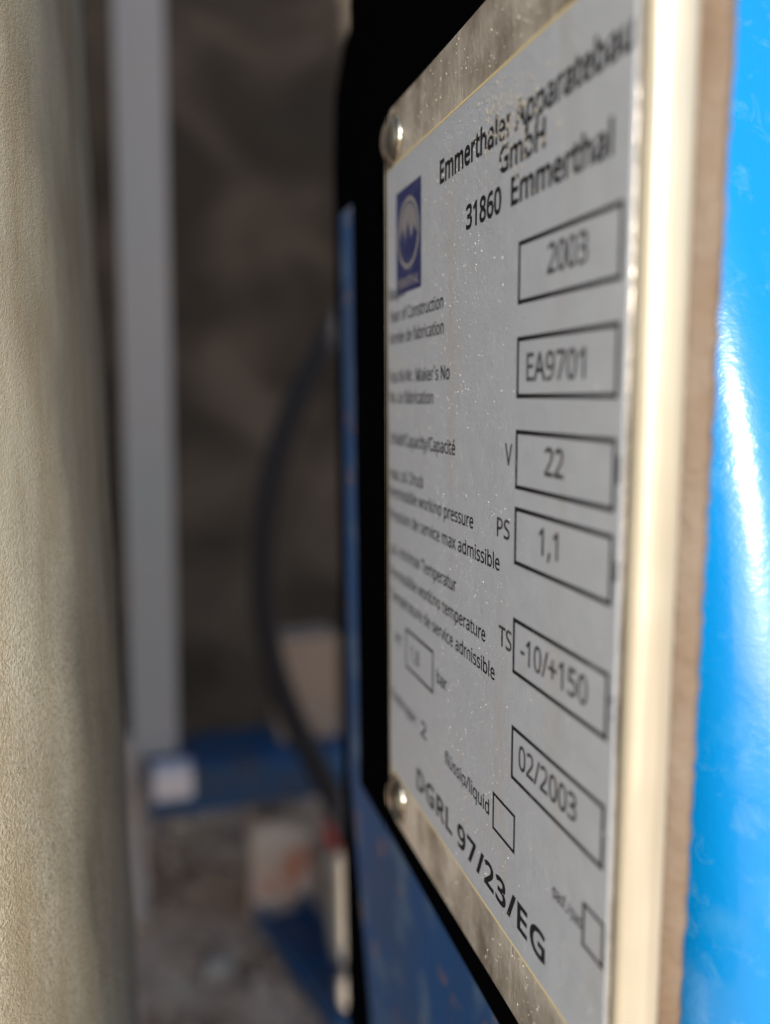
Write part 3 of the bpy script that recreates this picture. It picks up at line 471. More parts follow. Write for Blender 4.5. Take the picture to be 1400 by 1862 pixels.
    'rj': (207, '65 503 53 522 49 546 53 571 65 590 83 601 104 604 124 601 142 590 154 571 158 546 154 522 142 503 124 492 104 488 83 492 93 -189 59 -201 18 -205 -2 -205 -20 -202 -35 -199 -57 -192 -57 -109 -29 -116 -17 -119 -5 -120 8 -121 28 -118 42 -110 51 -95 55 -66 55 443 152 443 152 -65 148 -104 138 -139 119 -167', '31 33 32 31 34 33 31 35 34 30 35 31 29 35 30 29 36 35 22 24 23 28 36 29 22 25 24 27 36 28 22 26 25 22 27 26 22 36 27 22 37 36 22 16 37 22 17 16 21 17 22 20 17 21 20 18 17 19 18 20 5 7 6 4 7 5 4 8 7 4 9 8 3 9 4 3 10 9 2 10 3 1 10 2 1 11 10 0 11 1 0 12 11 15 12 0 15 13 12 15 14 13'),
    'rk': (428, '151 622 151 291 151 276 150 257 149 237 148 234 132 234 134 237 142 248 152 260 162 272 171 284 180 293 321 443 439 443 252 245 447 -13 329 -13 185 181 151 152 151 -13 55 -13 55 622', '21 0 22 21 6 0 6 1 0 12 14 13 12 15 14 11 15 12 6 2 1 10 15 11 6 7 2 7 8 2 8 3 2 9 15 10 8 3 9 3 15 9 4 15 3 4 16 15 5 16 4 21 5 6 21 19 5 19 18 5 18 16 5 17 16 18 21 20 19'),
    'rl': (207, '152 622 152 -13 55 -13 55 622', '2 0 3 2 1 0'),
    'rm': (750, '455 432 496 446 540 451 608 441 658 410 688 356 698 281 698 -13 602 -13 602 276 597 317 584 344 562 360 528 365 479 357 449 334 431 295 424 237 424 -13 329 -13 329 276 326 305 320 328 310 345 296 356 278 363 254 365 218 361 193 350 175 331 162 304 154 268 152 223 152 -13 55 -13 55 443 136 443 146 384 133 384 145 401 165 419 188 433 213 443 239 449 266 451 315 446 356 432 388 407 405 379 396 379 418 407', '1 3 2 43 45 44 42 45 43 42 46 45 0 3 1 41 46 42 34 36 35 34 38 36 38 37 36 0 4 3 40 46 41 50 4 0 40 47 46 39 47 40 50 5 4 49 48 50 48 5 50 39 48 47 38 48 39 34 30 38 30 29 38 29 28 38 28 27 38 27 26 38 26 48 38 26 13 48 13 5 48 25 13 26 25 14 13 12 5 13 24 14 25 11 5 12 24 15 14 23 15 24 11 6 5 22 15 23 10 6 11 22 16 15 21 16 22 9 6 10 20 16 21 34 31 30 20 17 16 9 7 6 19 17 20 8 7 9 34 32 31 19 18 17 34 33 32'),
    'rn': (496, '219 443 246 449 276 451 347 441 401 410 433 356 444 281 444 -13 348 -13 348 274 342 317 328 344 303 360 265 365 210 356 177 330 158 286 152 222 152 -13 55 -13 55 443 136 443 146 384 133 384 146 401 168 419 192 433', '1 3 2 0 3 1 26 3 0 19 21 20 19 23 21 23 22 21 26 4 3 25 4 26 24 4 25 24 5 4 23 5 24 19 16 23 16 15 23 15 14 23 14 13 23 13 5 23 12 5 13 11 5 12 11 6 5 10 6 11 9 6 10 19 17 16 9 7 6 8 7 9 19 18 17'),
    'ro': (485, '428 342 448 284 455 216 451 163 440 117 422 76 397 42 366 14 329 -5 287 -17 241 -21 198 -17 158 -5 122 14 91 42 65 76 47 116 35 163 31 216 37 284 56 342 88 389 131 423 183 444 244 451 302 444 353 423 396 389 157 327 137 280 130 215 133 171 143 132 158 103 179 81 207 68 243 64 279 68 307 81 328 103 343 132 353 171 356 216 353 261 343 298 328 327 306 348 279 361 243 365 191 356', '23 25 24 22 25 23 22 26 25 21 26 22 21 27 26 21 0 27 20 48 21 48 47 21 47 0 21 20 49 48 46 0 47 20 28 49 45 0 46 45 1 0 19 28 20 19 29 28 44 1 45 43 1 44 43 2 1 18 29 19 18 30 29 42 2 43 42 3 2 17 30 18 41 3 42 17 31 30 17 32 31 40 3 41 40 4 3 16 32 17 16 33 32 39 4 40 39 5 4 15 33 16 15 34 33 38 5 39 15 35 34 37 5 38 37 6 5 14 35 15 14 36 35 36 6 37 14 6 36 14 7 6 13 7 14 12 7 13 12 8 7 11 8 12 11 9 8 10 9 11'),
    'rp': (493, '209 441 239 449 273 451 350 436 411 391 450 317 462 216 456 146 439 87 411 40 372 6 326 -14 272 -21 239 -19 209 -12 183 -1 162 13 144 29 133 42 148 42 148 40 150 21 151 1 152 -16 152 -205 55 -205 55 443 137 443 147 384 132 384 143 398 161 415 183 430 337 327 305 356 259 365 224 362 197 351 178 333 164 308 155 273 152 229 152 216 154 168 162 130 176 101 196 81 223 68 261 64 293 68 318 82 337 105 351 135 360 173 363 216 356 280', '1 3 2 0 3 1 25 27 26 25 29 27 29 30 27 30 28 27 32 3 0 32 4 3 31 4 32 30 4 31 28 4 30 28 35 4 35 34 4 34 5 4 25 28 29 25 40 28 40 39 28 39 38 28 38 37 28 37 36 28 36 35 28 33 5 34 55 5 33 55 6 5 54 6 55 25 41 40 25 42 41 53 6 54 25 43 42 53 7 6 52 7 53 25 18 43 18 44 43 52 8 7 51 8 52 18 45 44 50 8 51 18 46 45 50 9 8 49 9 50 18 47 46 48 9 49 18 48 47 18 19 48 19 9 48 25 17 18 20 9 19 20 10 9 21 10 20 25 21 17 21 16 17 25 22 21 16 10 21 15 10 16 15 11 10 25 23 22 14 11 15 13 11 14 13 12 11 25 24 23'),
    'rq': (493, '341 -205 341 -9 342 7 342 26 344 44 344 45 360 45 341 23 309 0 269 -16 218 -21 143 -6 82 39 44 113 31 214 37 284 55 343 83 390 122 424 169 444 221 451 270 446 310 430 342 407 361 384 348 384 358 443 438 443 438 -205 156 101 188 73 233 64 269 67 297 78 316 95 330 121 339 155 342 199 342 213 336 282 317 329 284 357 231 366 187 356 156 327 137 278 130 213 137 148', '19 21 20 19 22 21 18 22 19 25 27 26 25 24 27 24 28 27 18 23 22 17 23 18 17 24 23 16 24 17 16 42 24 42 41 24 41 40 24 40 39 24 39 28 24 16 43 42 16 44 43 15 44 16 15 45 44 14 45 15 38 28 39 14 46 45 13 46 14 37 28 38 13 47 46 36 28 37 35 6 36 6 28 36 13 29 47 34 6 35 12 29 13 12 30 29 33 6 34 32 6 33 12 31 30 31 6 32 12 5 31 5 6 31 12 4 5 7 28 6 12 3 4 11 3 12 11 7 3 7 2 3 11 8 7 2 28 7 1 28 2 11 9 8 10 9 11 0 28 1'),
    'rr': (331, '209 438 237 448 268 451 282 451 296 450 310 448 334 444 321 353 297 357 286 359 274 360 264 361 242 358 222 351 203 340 186 325 172 306 161 284 154 258 152 229 152 -13 55 -13 55 443 138 443 146 364 130 364 142 382 161 404 183 423', '1 3 2 1 4 3 1 5 4 1 6 5 0 6 1 0 7 6 21 23 22 21 25 23 25 26 23 26 24 23 28 7 0 27 7 28 26 8 27 8 7 27 24 11 26 11 10 26 10 9 26 9 8 26 21 24 25 21 17 24 17 16 24 16 15 24 15 14 24 14 13 24 13 12 24 12 11 24 21 18 17 21 19 18 21 20 19'),
    'rs': (384, '344 183 357 154 361 119 355 77 338 41 310 14 273 -6 228 -17 177 -21 133 -19 96 -14 64 -4 29 11 29 103 75 83 107 72 143 65 178 62 221 66 248 77 262 92 267 113 265 124 260 134 250 144 233 156 206 169 169 184 130 200 96 216 68 235 46 259 32 288 28 325 40 379 78 419 133 443 202 451 241 449 278 443 313 433 356 416 322 336 283 351 255 359 226 365 197 367 162 364 138 355 126 343 122 327 123 316 129 306 140 296 159 285 187 273 224 258 262 243 295 226 323 207', '36 38 37 36 39 38 35 39 36 35 40 39 35 41 40 34 41 35 34 45 41 45 44 41 44 43 41 43 42 41 33 47 34 47 46 34 46 45 34 33 48 47 33 49 48 33 50 49 33 51 50 32 51 33 32 52 51 32 53 52 32 54 53 31 54 32 31 55 54 31 56 55 30 56 31 30 57 56 30 58 57 29 58 30 29 59 58 28 59 29 28 0 59 27 0 28 26 0 27 26 1 0 25 1 26 24 1 25 24 2 1 23 2 24 22 2 23 21 2 22 21 3 2 20 3 21 12 14 13 19 3 20 12 15 14 18 3 19 18 4 3 12 16 15 17 4 18 12 17 16 12 4 17 12 5 4 12 6 5 11 6 12 10 6 11 10 7 6 9 7 10 9 8 7'),
    'rt': (289, '173 78 190 67 213 63 227 63 243 65 257 68 285 75 285 -4 262 -13 242 -17 220 -20 199 -21 165 -18 132 -8 103 10 80 37 65 76 61 124 61 362 0 362 0 417 64 446 93 541 157 541 157 443 282 443 282 362 157 362 157 128 162 97', '21 23 22 21 24 23 20 24 21 20 25 24 20 26 25 19 26 20 18 26 19 17 27 18 27 26 18 17 28 27 17 29 28 16 29 17 16 0 29 16 1 0 15 1 16 5 7 6 4 7 5 15 2 1 3 7 4 2 7 3 15 7 2 14 7 15 13 7 14 13 8 7 12 8 13 12 9 8 12 10 9 11 10 12'),
    'ru': (496, '344 443 440 443 440 -13 359 -13 348 44 362 44 350 27 328 9 303 -4 277 -14 249 -19 220 -21 170 -17 128 -3 94 20 69 53 55 96 50 148 50 443 148 443 148 154 153 112 168 85 192 69 230 64 270 68 299 80 319 99 333 126 341 162 344 207', '17 19 18 17 20 19 30 1 0 30 2 1 29 2 30 28 2 29 17 21 20 16 21 17 27 2 28 16 22 21 26 5 27 5 2 27 15 22 16 15 23 22 25 5 26 15 24 23 24 5 25 15 5 24 14 4 15 4 5 15 14 6 4 6 3 4 6 2 5 14 7 6 3 2 6 13 7 14 13 8 7 12 8 13 12 9 8 12 10 9 11 10 12'),
    'rv': (407, '253 -13 154 -13 -19 443 85 443 179 181 186 162 193 141 200 120 206 99 211 81 212 76 194 76 196 81 201 100 208 121 215 142 222 163 228 181 323 443 426 443', '1 3 2 1 4 3 17 19 18 17 0 19 1 5 4 16 0 17 15 0 16 1 6 5 14 0 15 1 7 6 13 8 14 8 0 14 1 13 7 13 8 7 1 12 13 9 0 8 1 11 12 10 0 9 1 10 11 1 0 10'),
    'rw': (630, '410 -12 333 239 328 256 324 273 319 289 315 304 311 319 308 332 305 344 305 344 323 344 324 344 321 332 318 319 315 304 311 288 306 272 302 255 296 238 216 -12 117 -12 -8 444 92 444 154 205 160 181 166 157 171 134 176 112 180 92 181 86 162 86 162 87 165 100 169 115 172 130 176 147 180 163 185 178 189 192 268 444 364 444 441 192 446 173 452 153 458 132 463 112 467 92 468 87 449 87 450 91 454 111 458 132 464 156 470 180 477 205 539 444 639 444 512 -12', '20 22 21 20 23 22 38 40 39 38 8 40 8 11 40 11 41 40 54 56 55 54 57 56 8 12 11 10 41 11 38 9 8 7 12 8 38 7 9 7 10 9 7 41 10 7 13 12 38 6 7 13 41 7 14 5 13 5 41 13 38 14 6 14 5 6 4 41 5 38 15 14 3 41 4 38 16 15 2 41 3 38 17 16 1 41 2 38 18 17 0 41 1 38 19 18 20 24 23 53 57 54 37 19 38 0 42 41 20 25 24 52 57 53 36 19 37 0 43 42 35 19 36 20 26 25 51 57 52 0 44 43 34 19 35 20 33 26 33 27 26 50 45 51 45 57 51 0 50 44 50 45 44 33 27 34 27 19 34 20 32 33 28 19 27 46 57 45 0 49 50 20 31 32 47 57 46 29 19 28 0 48 49 0 47 48 0 57 47 20 30 31 20 29 30 20 19 29'),
    'rx': (424, '-11 -13 154 220 -3 443 109 443 212 291 315 443 427 443 269 220 435 -13 323 -13 212 149 101 -13', '1 3 2 1 4 3 4 6 5 4 7 6 1 7 4 1 8 7 0 10 1 10 8 1 0 11 10 9 8 10'),
    'ry': (409, '160 -2 -18 443 85 443 181 190 189 168 196 148 203 128 209 108 214 89 216 81 199 81 202 95 211 125 222 157 233 190 324 443 428 443 236 -64 219 -103 199 -137 174 -166 145 -188 109 -201 68 -205 49 -205 32 -203 18 -201 -4 -197 -4 -115 20 -119 32 -120 44 -121 56 -122 76 -120 93 -114 107 -104 120 -91 130 -74 140 -53', '0 2 1 0 3 2 14 16 15 14 17 16 13 17 14 0 4 3 0 5 4 12 17 13 0 6 5 0 11 6 11 7 6 11 7 12 7 8 12 8 9 12 9 17 12 0 10 11 0 9 10 0 17 9 38 17 0 37 17 38 37 18 17 36 18 37 35 18 36 35 19 18 34 19 35 33 19 34 27 29 28 27 30 29 32 19 33 27 31 30 27 32 31 27 19 32 27 20 19 27 21 20 27 22 21 26 22 27 26 23 22 25 23 26 24 23 25'),
    'rz': (377, '359 68 359 -13 18 -13 18 51 237 362 32 362 32 443 353 443 353 373 137 68', '5 7 6 5 8 7 5 4 8 4 9 8 3 9 4 3 0 9 3 1 0 2 1 3'),
    'r°': (343, '244 338 210 326 172 321 133 326 98 339 70 359 49 387 35 420 31 457 35 495 48 528 69 556 98 576 132 589 172 594 210 589 244 577 273 556 294 528 308 495 312 457 308 420 294 387 273 359 124 412 143 399 172 395 201 399 219 412 230 431 234 457 230 484 218 504 200 516 172 521 143 516 124 504 113 484 109 457 113 431', '13 15 14 12 15 13 12 16 15 12 17 16 11 17 12 11 18 17 10 18 11 10 34 18 34 33 18 33 19 18 9 35 10 35 34 10 32 19 33 9 36 35 9 37 36 31 19 32 31 20 19 8 37 9 8 38 37 30 20 31 8 39 38 29 20 30 29 21 20 7 39 8 7 24 39 28 21 29 6 24 7 28 22 21 6 25 24 27 22 28 6 26 25 26 22 27 6 22 26 5 22 6 5 23 22 4 23 5 4 0 23 3 0 4 3 1 0 3 2 1'),
    'r´': (225, '206 627 206 602 195 586 182 571 168 554 152 537 135 520 118 503 102 488 83 473 19 473 19 500 34 520 47 539 61 560 75 581 87 602 100 627', '16 0 17 16 1 0 16 2 1 15 2 16 15 3 2 14 3 15 14 4 3 13 4 14 13 5 4 12 5 13 12 6 5 11 6 12 11 7 6 11 8 7 10 8 11 10 9 8'),
    'ré': (452, '360 627 360 602 349 586 336 571 322 554 306 537 289 520 272 503 256 488 237 473 173 473 173 500 188 520 201 539 215 560 229 581 241 602 254 627 127 422 177 444 234 451 289 445 336 425 374 394 402 352 419 301 424 244 424 188 132 188 140 141 164 99 202 74 255 65 291 67 324 72 355 81 405 101 405 11 363 -5 330 -14 293 -19 251 -21 191 -15 137 5 92 39 59 85 38 143 31 212 37 280 56 338 86 386 285 353 263 364 234 367 193 360 163 339 142 304 135 270 324 270 322 290 314 316 302 338', '19 21 20 19 22 21 18 22 19 18 23 22 50 23 18 50 24 23 49 53 50 53 24 50 49 54 53 52 24 53 51 24 52 49 55 54 61 24 51 61 25 24 49 56 55 48 56 49 60 25 61 59 25 60 48 57 56 59 26 25 58 26 59 47 57 48 47 58 57 47 26 58 47 27 26 46 28 47 28 27 47 46 29 28 45 29 46 45 30 29 35 37 36 45 31 30 44 31 45 34 37 35 44 32 31 33 37 34 32 37 33 44 37 32 43 37 44 43 38 37 42 38 43 42 39 38 42 40 39 41 40 42 16 0 17 16 1 0 16 2 1 15 2 16 15 3 2 14 3 15 14 4 3 13 4 14 13 5 4 12 5 13 12 6 5 11 6 12 11 7 6 11 8 7 10 8 11 10 9 8'),
    'rü': (496, '288 507 277 524 273 546 277 569 288 586 305 596 323 599 342 596 359 586 370 569 374 546 370 524 359 506 342 496 323 493 304 496 344 443 440 443 440 -13 359 -13 348 44 362 44 350 27 328 9 303 -4 277 -14 249 -19 220 -21 170 -17 128 -3 94 20 69 53 55 96 50 148 50 443 148 443 148 154 153 112 168 85 192 69 230 64 270 68 299 80 319 99 333 126 341 162 344 207 138 506 126 524 122 546 126 569 138 586 155 596 173 599 192 596 209 586 220 569 224 546 220 524 209 506 192 496 173 493 154 496', '33 35 34 33 36 35 46 17 16 46 18 17 45 18 46 44 18 45 33 37 36 32 37 33 43 18 44 32 38 37 42 21 43 21 18 43 31 38 32 31 39 38 41 21 42 31 40 39 40 21 41 31 21 40 30 20 31 20 21 31 30 22 20 22 19 20 22 18 21 30 23 22 19 18 22 29 23 30 29 24 23 28 24 29 28 25 24 28 26 25 27 26 28 52 54 53 51 54 52 51 55 54 50 55 51 50 56 55 49 56 50 49 57 56 48 57 49 48 58 57 47 58 48 47 59 58 62 59 47 62 60 59 61 60 62 5 7 6 5 8 7 4 8 5 4 9 8 3 9 4 3 10 9 2 10 3 1 10 2 1 11 10 0 11 1 0 12 11 15 12 0 15 13 12 14 13 15'),
    'b ': (209, '', ''),
    'b/': (298, '204 598 326 598 94 -25 -28 -25', '3 1 0 3 2 1'),
    'b0': (459, '422 454 439 377 444 287 442 219 434 158 419 104 397 57 367 19 328 -10 282 -28 228 -33 162 -23 106 8 64 57 36 121 20 198 14 287 19 376 34 453 61 517 103 566 159 597 229 607 295 597 351 566 394 518 146 412 138 357 135 287 138 217 146 162 159 122 177 96 199 82 229 77 258 82 280 96 298 122 312 162 320 217 323 287 320 357 312 411 298 451 280 477 258 491 229 496 199 491 177 477 159 451', '21 23 22 20 23 21 20 24 23 20 25 24 19 25 20 19 46 25 46 45 25 45 0 25 18 47 19 47 46 19 18 48 47 44 0 45 18 49 48 43 0 44 43 1 0 17 49 18 17 26 49 42 1 43 17 27 26 41 1 42 41 2 1 16 27 17 16 28 27 40 2 41 40 3 2 16 29 28 39 3 40 15 29 16 39 4 3 15 30 29 38 4 39 14 30 15 14 31 30 37 4 38 37 5 4 14 32 31 36 5 37 13 32 14 36 6 5 13 33 32 35 6 36 13 34 33 34 6 35 13 6 34 13 7 6 12 7 13 12 8 7 11 8 12 11 9 8 10 9 11'),
    'b1': (459, '310 598 310 -25 191 -25 191 400 191 422 191 440 192 456 192 471 193 485 191 437 224 469 212 458 200 448 185 435 104 369 36 457 218 598', '15 0 16 15 8 0 8 10 0 10 1 0 15 7 8 9 6 8 6 10 8 15 6 7 6 11 10 9 1 10 6 12 11 14 6 15 14 13 6 13 9 6 9 5 6 9 4 5 4 1 9 3 1 4 2 1 3'),
    'b2': (459, '442 89 442 -25 13 -25 13 69 171 228 210 268 242 303 267 334 283 364 293 393 296 423 291 456 276 477 253 490 220 495 186 492 157 483 128 467 78 432 10 517 54 552 82 570 113 585 146 596 182 603 221 606 276 601 324 585 364 559 394 523 413 479 419 428 414 379 398 334 374 291 343 251 306 210 265 168 153 57 153 89', '24 26 25 23 26 24 23 27 26 22 27 23 22 28 27 21 28 22 20 28 21 20 29 28 19 29 20 19 30 29 18 17 19 17 16 19 16 15 19 15 14 19 14 30 19 13 30 14 12 30 13 12 31 30 11 31 12 10 31 11 10 32 31 9 32 10 8 32 9 8 33 32 7 33 8 6 33 7 6 34 33 5 34 6 5 35 34 4 35 5 4 36 35 3 36 4 3 37 36 3 39 37 39 38 37 3 0 39 3 1 0 2 1 3'),
    'b3': (459, '369 560 408 505 421 440 416 397 403 361 382 330 354 305 320 288 302 283 302 318 347 307 398 273 428 223 438 163 432 109 411 61 377 20 328 -9 267 -27 194 -33 148 -31 105 -26 64 -15 11 7 11 127 82 97 120 86 158 79 193 76 253 83 288 101 307 127 314 165 310 189 301 206 284 220 258 231 223 238 178 240 98 240 98 351 179 351 219 354 249 362 271 375 286 391 295 411 298 433 293 460 279 479 254 491 218 496 193 495 169 491 148 485 129 476 109 465 68 440 4 528 61 566 106 587 159 601 219 606 304 595', '61 63 62 60 63 61 60 0 63 59 0 60 58 0 59 58 1 0 57 56 58 56 55 58 55 54 58 54 53 58 53 52 58 52 51 58 51 1 58 51 50 1 50 2 1 49 2 50 48 2 49 47 2 48 47 3 2 46 3 47 45 3 46 45 4 3 44 4 45 43 4 44 42 4 43 42 5 4 41 5 42 39 41 40 39 9 41 9 5 41 9 6 5 39 8 9 10 6 9 11 6 10 7 11 6 8 11 7 39 11 8 39 38 11 38 37 11 37 12 11 36 12 37 35 12 36 35 13 12 34 13 35 33 13 34 32 13 33 31 13 32 31 14 13 30 14 31 23 25 24 30 15 14 29 15 30 23 26 25 23 27 26 28 15 29 23 28 27 23 15 28 23 16 15 23 17 16 22 17 23 22 18 17 21 18 22 20 18 21 20 19 18'),
    'b6': (459, '35 125 23 181 19 244 21 296 26 346 36 396 51 443 73 487 103 527 140 560 187 585 242 601 306 606 325 605 346 604 366 601 402 593 402 480 356 493 341 496 325 497 309 498 262 494 227 482 199 464 178 440 162 410 151 374 144 334 142 316 107 316 114 326 134 345 158 361 187 373 219 381 256 384 308 378 354 360 393 331 422 291 440 241 446 184 440 124 421 70 390 26 348 -7 297 -27 239 -33 195 -29 153 -16 115 6 81 37 55 77 197 86 216 79 237 77 274 83 301 101 319 133 326 184 320 225 304 254 279 271 240 278 211 275 187 265 167 251 152 234 144 216 141 197 142 175 147 153 155 132 167 114 181 98', '11 13 12 11 14 13 11 15 14 11 16 15 10 16 11 10 17 16 9 17 10 8 19 9 19 18 9 18 17 9 7 21 8 21 20 8 20 19 8 7 22 21 7 23 22 6 23 7 6 24 23 6 25 24 5 25 6 5 26 25 5 27 26 4 27 5 35 37 36 34 37 35 34 38 37 4 32 27 32 28 27 33 38 34 32 38 33 32 39 38 3 32 4 3 31 32 28 39 32 29 39 28 29 40 39 3 30 31 3 29 30 3 40 29 2 65 3 65 64 3 64 40 3 64 63 40 63 41 40 2 66 65 62 41 63 2 67 66 61 41 62 2 68 67 1 68 2 61 42 41 1 69 68 60 42 61 1 70 69 1 71 70 60 43 42 59 43 60 0 71 1 0 72 71 0 73 72 58 43 59 0 74 73 53 74 0 58 44 43 53 75 74 57 44 58 53 54 75 53 55 54 56 44 57 53 56 55 52 56 53 52 44 56 52 45 44 51 45 52 51 46 45 50 46 51 50 47 46 49 47 50 49 48 47'),
    'b7': (459, '203 -25 70 -25 305 483 10 483 10 598 444 598 444 513', '3 5 4 3 6 5 3 2 6 2 0 6 1 0 2'),
    'b8': (459, '131 588 178 601 228 606 281 601 327 588 367 566 399 533 419 492 425 444 421 405 407 371 387 343 362 319 333 298 343 304 338 307 371 285 400 259 423 228 439 191 444 148 437 97 416 51 384 15 340 -12 289 -28 231 -33 169 -28 116 -13 73 13 40 49 20 94 14 146 19 189 34 226 56 258 84 283 115 305 108 301 117 296 90 317 67 342 48 372 36 406 33 445 39 492 60 533 91 565 143 185 136 167 134 146 139 117 155 95 184 79 229 73 273 79 302 95 318 118 324 148 322 167 314 183 300 199 280 214 253 228 220 242 218 243 196 233 172 217 155 202 286 482 262 494 228 498 195 494 171 482 157 465 152 440 155 421 162 405 174 391 192 378 215 366 232 358 247 365 268 377 284 391 296 405 303 421 305 440 300 466', '1 3 2 1 4 3 0 4 1 0 5 4 47 5 0 47 6 5 46 6 47 46 7 6 45 71 46 71 7 46 45 72 71 70 7 71 45 73 72 69 7 70 44 73 45 69 8 7 88 8 69 44 74 73 87 8 88 44 75 74 43 75 44 87 9 8 43 76 75 86 9 87 85 9 86 43 77 76 42 77 43 42 78 77 85 10 9 84 10 85 42 79 78 83 10 84 42 80 79 82 10 83 41 80 42 82 11 10 41 81 80 81 11 82 41 11 81 41 12 11 40 12 41 40 15 12 15 13 12 39 37 40 37 15 40 37 13 15 13 16 15 38 36 37 39 13 37 36 39 38 39 16 13 36 16 39 36 17 16 35 17 36 35 18 17 34 65 35 65 18 35 34 66 65 64 18 65 63 18 64 34 67 66 62 18 63 62 19 18 33 67 34 33 68 67 61 19 62 33 48 68 60 19 61 60 20 19 32 48 33 32 49 48 59 20 60 32 50 49 58 20 59 58 21 20 57 21 58 32 51 50 31 51 32 56 21 57 31 52 51 56 22 21 55 22 56 31 53 52 30 53 31 30 54 53 54 22 55 30 22 54 30 23 22 29 23 30 29 24 23 28 24 29 28 25 24 27 25 28 27 26 25'),
    'b9': (459, '426 447 438 391 442 328 440 277 435 227 425 177 410 130 388 86 359 46 321 13 274 -13 218 -28 155 -33 135 -32 114 -31 93 -28 57 -20 57 93 103 80 119 77 136 75 152 75 198 79 234 91 261 109 283 133 299 162 310 198 317 238 319 256 353 256 346 246 326 227 302 211 274 199 241 192 204 189 153 195 106 212 67 242 38 282 21 331 15 387 21 449 41 503 72 547 114 579 165 599 223 606 268 601 309 588 347 565 380 534 407 495 265 486 246 494 224 496 187 489 160 471 142 439 135 388 141 347 156 318 181 301 220 295 250 298 274 307 294 321 309 339 318 357 320 376 319 397 314 419 306 440 295 459 281 475', '47 49 48 47 50 49 46 50 47 46 51 50 45 51 46 45 52 51 44 52 45 44 53 52 43 57 44 57 56 44 56 53 44 55 53 56 55 0 53 54 0 55 43 58 57 75 0 54 74 0 75 43 59 58 73 0 74 42 59 43 73 1 0 72 1 73 42 60 59 71 1 72 70 1 71 70 2 1 42 61 60 41 61 42 69 2 70 68 2 69 41 62 61 67 2 68 40 62 41 67 3 2 66 3 67 40 63 62 65 3 66 40 64 63 64 3 65 40 3 64 39 3 40 39 29 3 29 30 3 30 4 3 39 28 29 31 4 30 32 4 31 38 28 39 38 33 28 33 27 28 33 4 32 33 5 4 37 33 38 37 34 33 27 5 33 37 35 34 26 5 27 36 35 37 26 6 5 25 6 26 24 6 25 24 7 6 23 7 24 16 18 17 22 7 23 22 8 7 16 19 18 21 8 22 16 20 19 16 21 20 16 8 21 16 9 8 16 10 9 16 11 10 15 11 16 15 12 11 14 12 15 13 12 14'),
    'bA': (512, '548 -25 420 -25 351 152 158 152 90 -25 -37 -25 207 600 306 600 311 266 259 406 255 415 251 430 245 448 239 466 235 481 258 409 275 478 271 461 266 445 262 430 257 417 254 406 201 266', '5 14 6 14 7 6 14 16 7 16 0 7 5 13 14 15 20 14 20 16 14 20 17 16 15 0 16 5 12 13 20 18 17 5 11 12 20 19 18 5 10 11 21 15 20 5 21 10 21 9 10 21 9 15 9 0 15 5 22 21 8 0 9 22 2 8 2 0 8 5 3 22 3 2 22 5 4 3 1 0 2'),
    'bD': (585, '524 458 552 382 562 292 552 198 523 119 475 55 410 10 330 -16 239 -25 53 -25 53 598 255 598 340 589 416 563 478 519 384 137 422 199 435 290 429 354 413 403 386 439 350 465 302 480 243 486 175 486 175 87 226 87 321 100', '9 24 10 24 11 10 24 12 11 24 13 12 24 14 13 24 23 14 23 22 14 22 0 14 9 25 24 21 0 22 20 0 21 20 1 0 19 1 20 18 1 19 18 2 1 17 2 18 17 3 2 16 3 17 15 3 16 15 4 3 27 4 15 27 5 4 26 5 27 9 26 25 9 5 26 9 6 5 9 7 6 9 8 7'),
    'bE': (446, '423 88 423 -25 53 -25 53 598 423 598 423 484 175 484 175 355 408 355 408 243 175 243 175 88', '2 6 3 6 4 3 6 5 4 2 7 6 2 10 7 10 8 7 10 9 8 2 11 10 2 0 11 2 1 0'),
    'bG': (584, '301 213 301 327 549 327 549 3 484 -16 434 -26 382 -31 322 -33 235 -24 160 6 101 54 58 118 32 197 24 286 33 376 62 454 109 518 174 566 253 596 345 606 395 603 442 596 486 585 550 561 502 452 449 473 415 483 379 490 342 492 284 486 237 467 200 438 173 398 155 347 149 286 155 227 169 176 194 135 229 105 277 86 341 80 373 80 401 83 424 87 427 88 427 213', '18 20 19 18 21 20 18 22 21 17 22 18 17 23 22 16 23 17 16 27 23 27 26 23 26 25 23 25 24 23 15 29 16 29 28 16 28 27 16 15 30 29 15 31 30 14 31 15 14 32 31 14 33 32 13 33 14 13 34 33 0 2 1 0 45 2 45 3 2 12 34 13 12 35 34 12 36 35 44 3 45 11 36 12 11 37 36 11 38 37 10 38 11 10 39 38 43 3 44 42 3 43 10 40 39 41 3 42 40 3 41 10 3 40 9 3 10 8 3 9 8 4 3 8 5 4 7 5 8 7 6 5'),
    'bH': (594, '541 598 541 -25 418 -25 418 242 175 242 175 -25 53 -25 53 598 175 598 175 355 418 355 418 598', '6 8 7 6 9 8 10 0 11 10 1 0 6 4 9 4 10 9 4 3 10 3 1 10 6 5 4 2 1 3'),
    'bL': (420, '425 -25 53 -25 53 598 175 598 175 89 425 89', '1 3 2 1 4 3 1 5 4 1 0 5'),
    'bM': (727, '407 -25 313 -25 125 477 166 477 165 486 167 462 168 436 169 408 169 378 169 347 169 -25 53 -25 53 598 202 598 378 128 347 128 527 598 675 598 675 -25 553 -25 553 352 553 380 554 409 555 436 556 461 558 484 557 476 598 476', '11 2 12 2 13 12 2 4 13 4 14 13 15 25 16 25 17 16 25 27 17 27 18 17 2 5 4 3 14 4 15 24 25 26 27 25 11 9 2 9 1 2 5 3 2 5 14 3 0 20 27 20 18 27 6 14 5 15 23 24 7 14 6 15 22 23 15 21 22 8 14 7 15 20 21 9 14 8 15 0 20 0 19 20 11 10 9 1 15 9 15 14 9 1 0 15'),
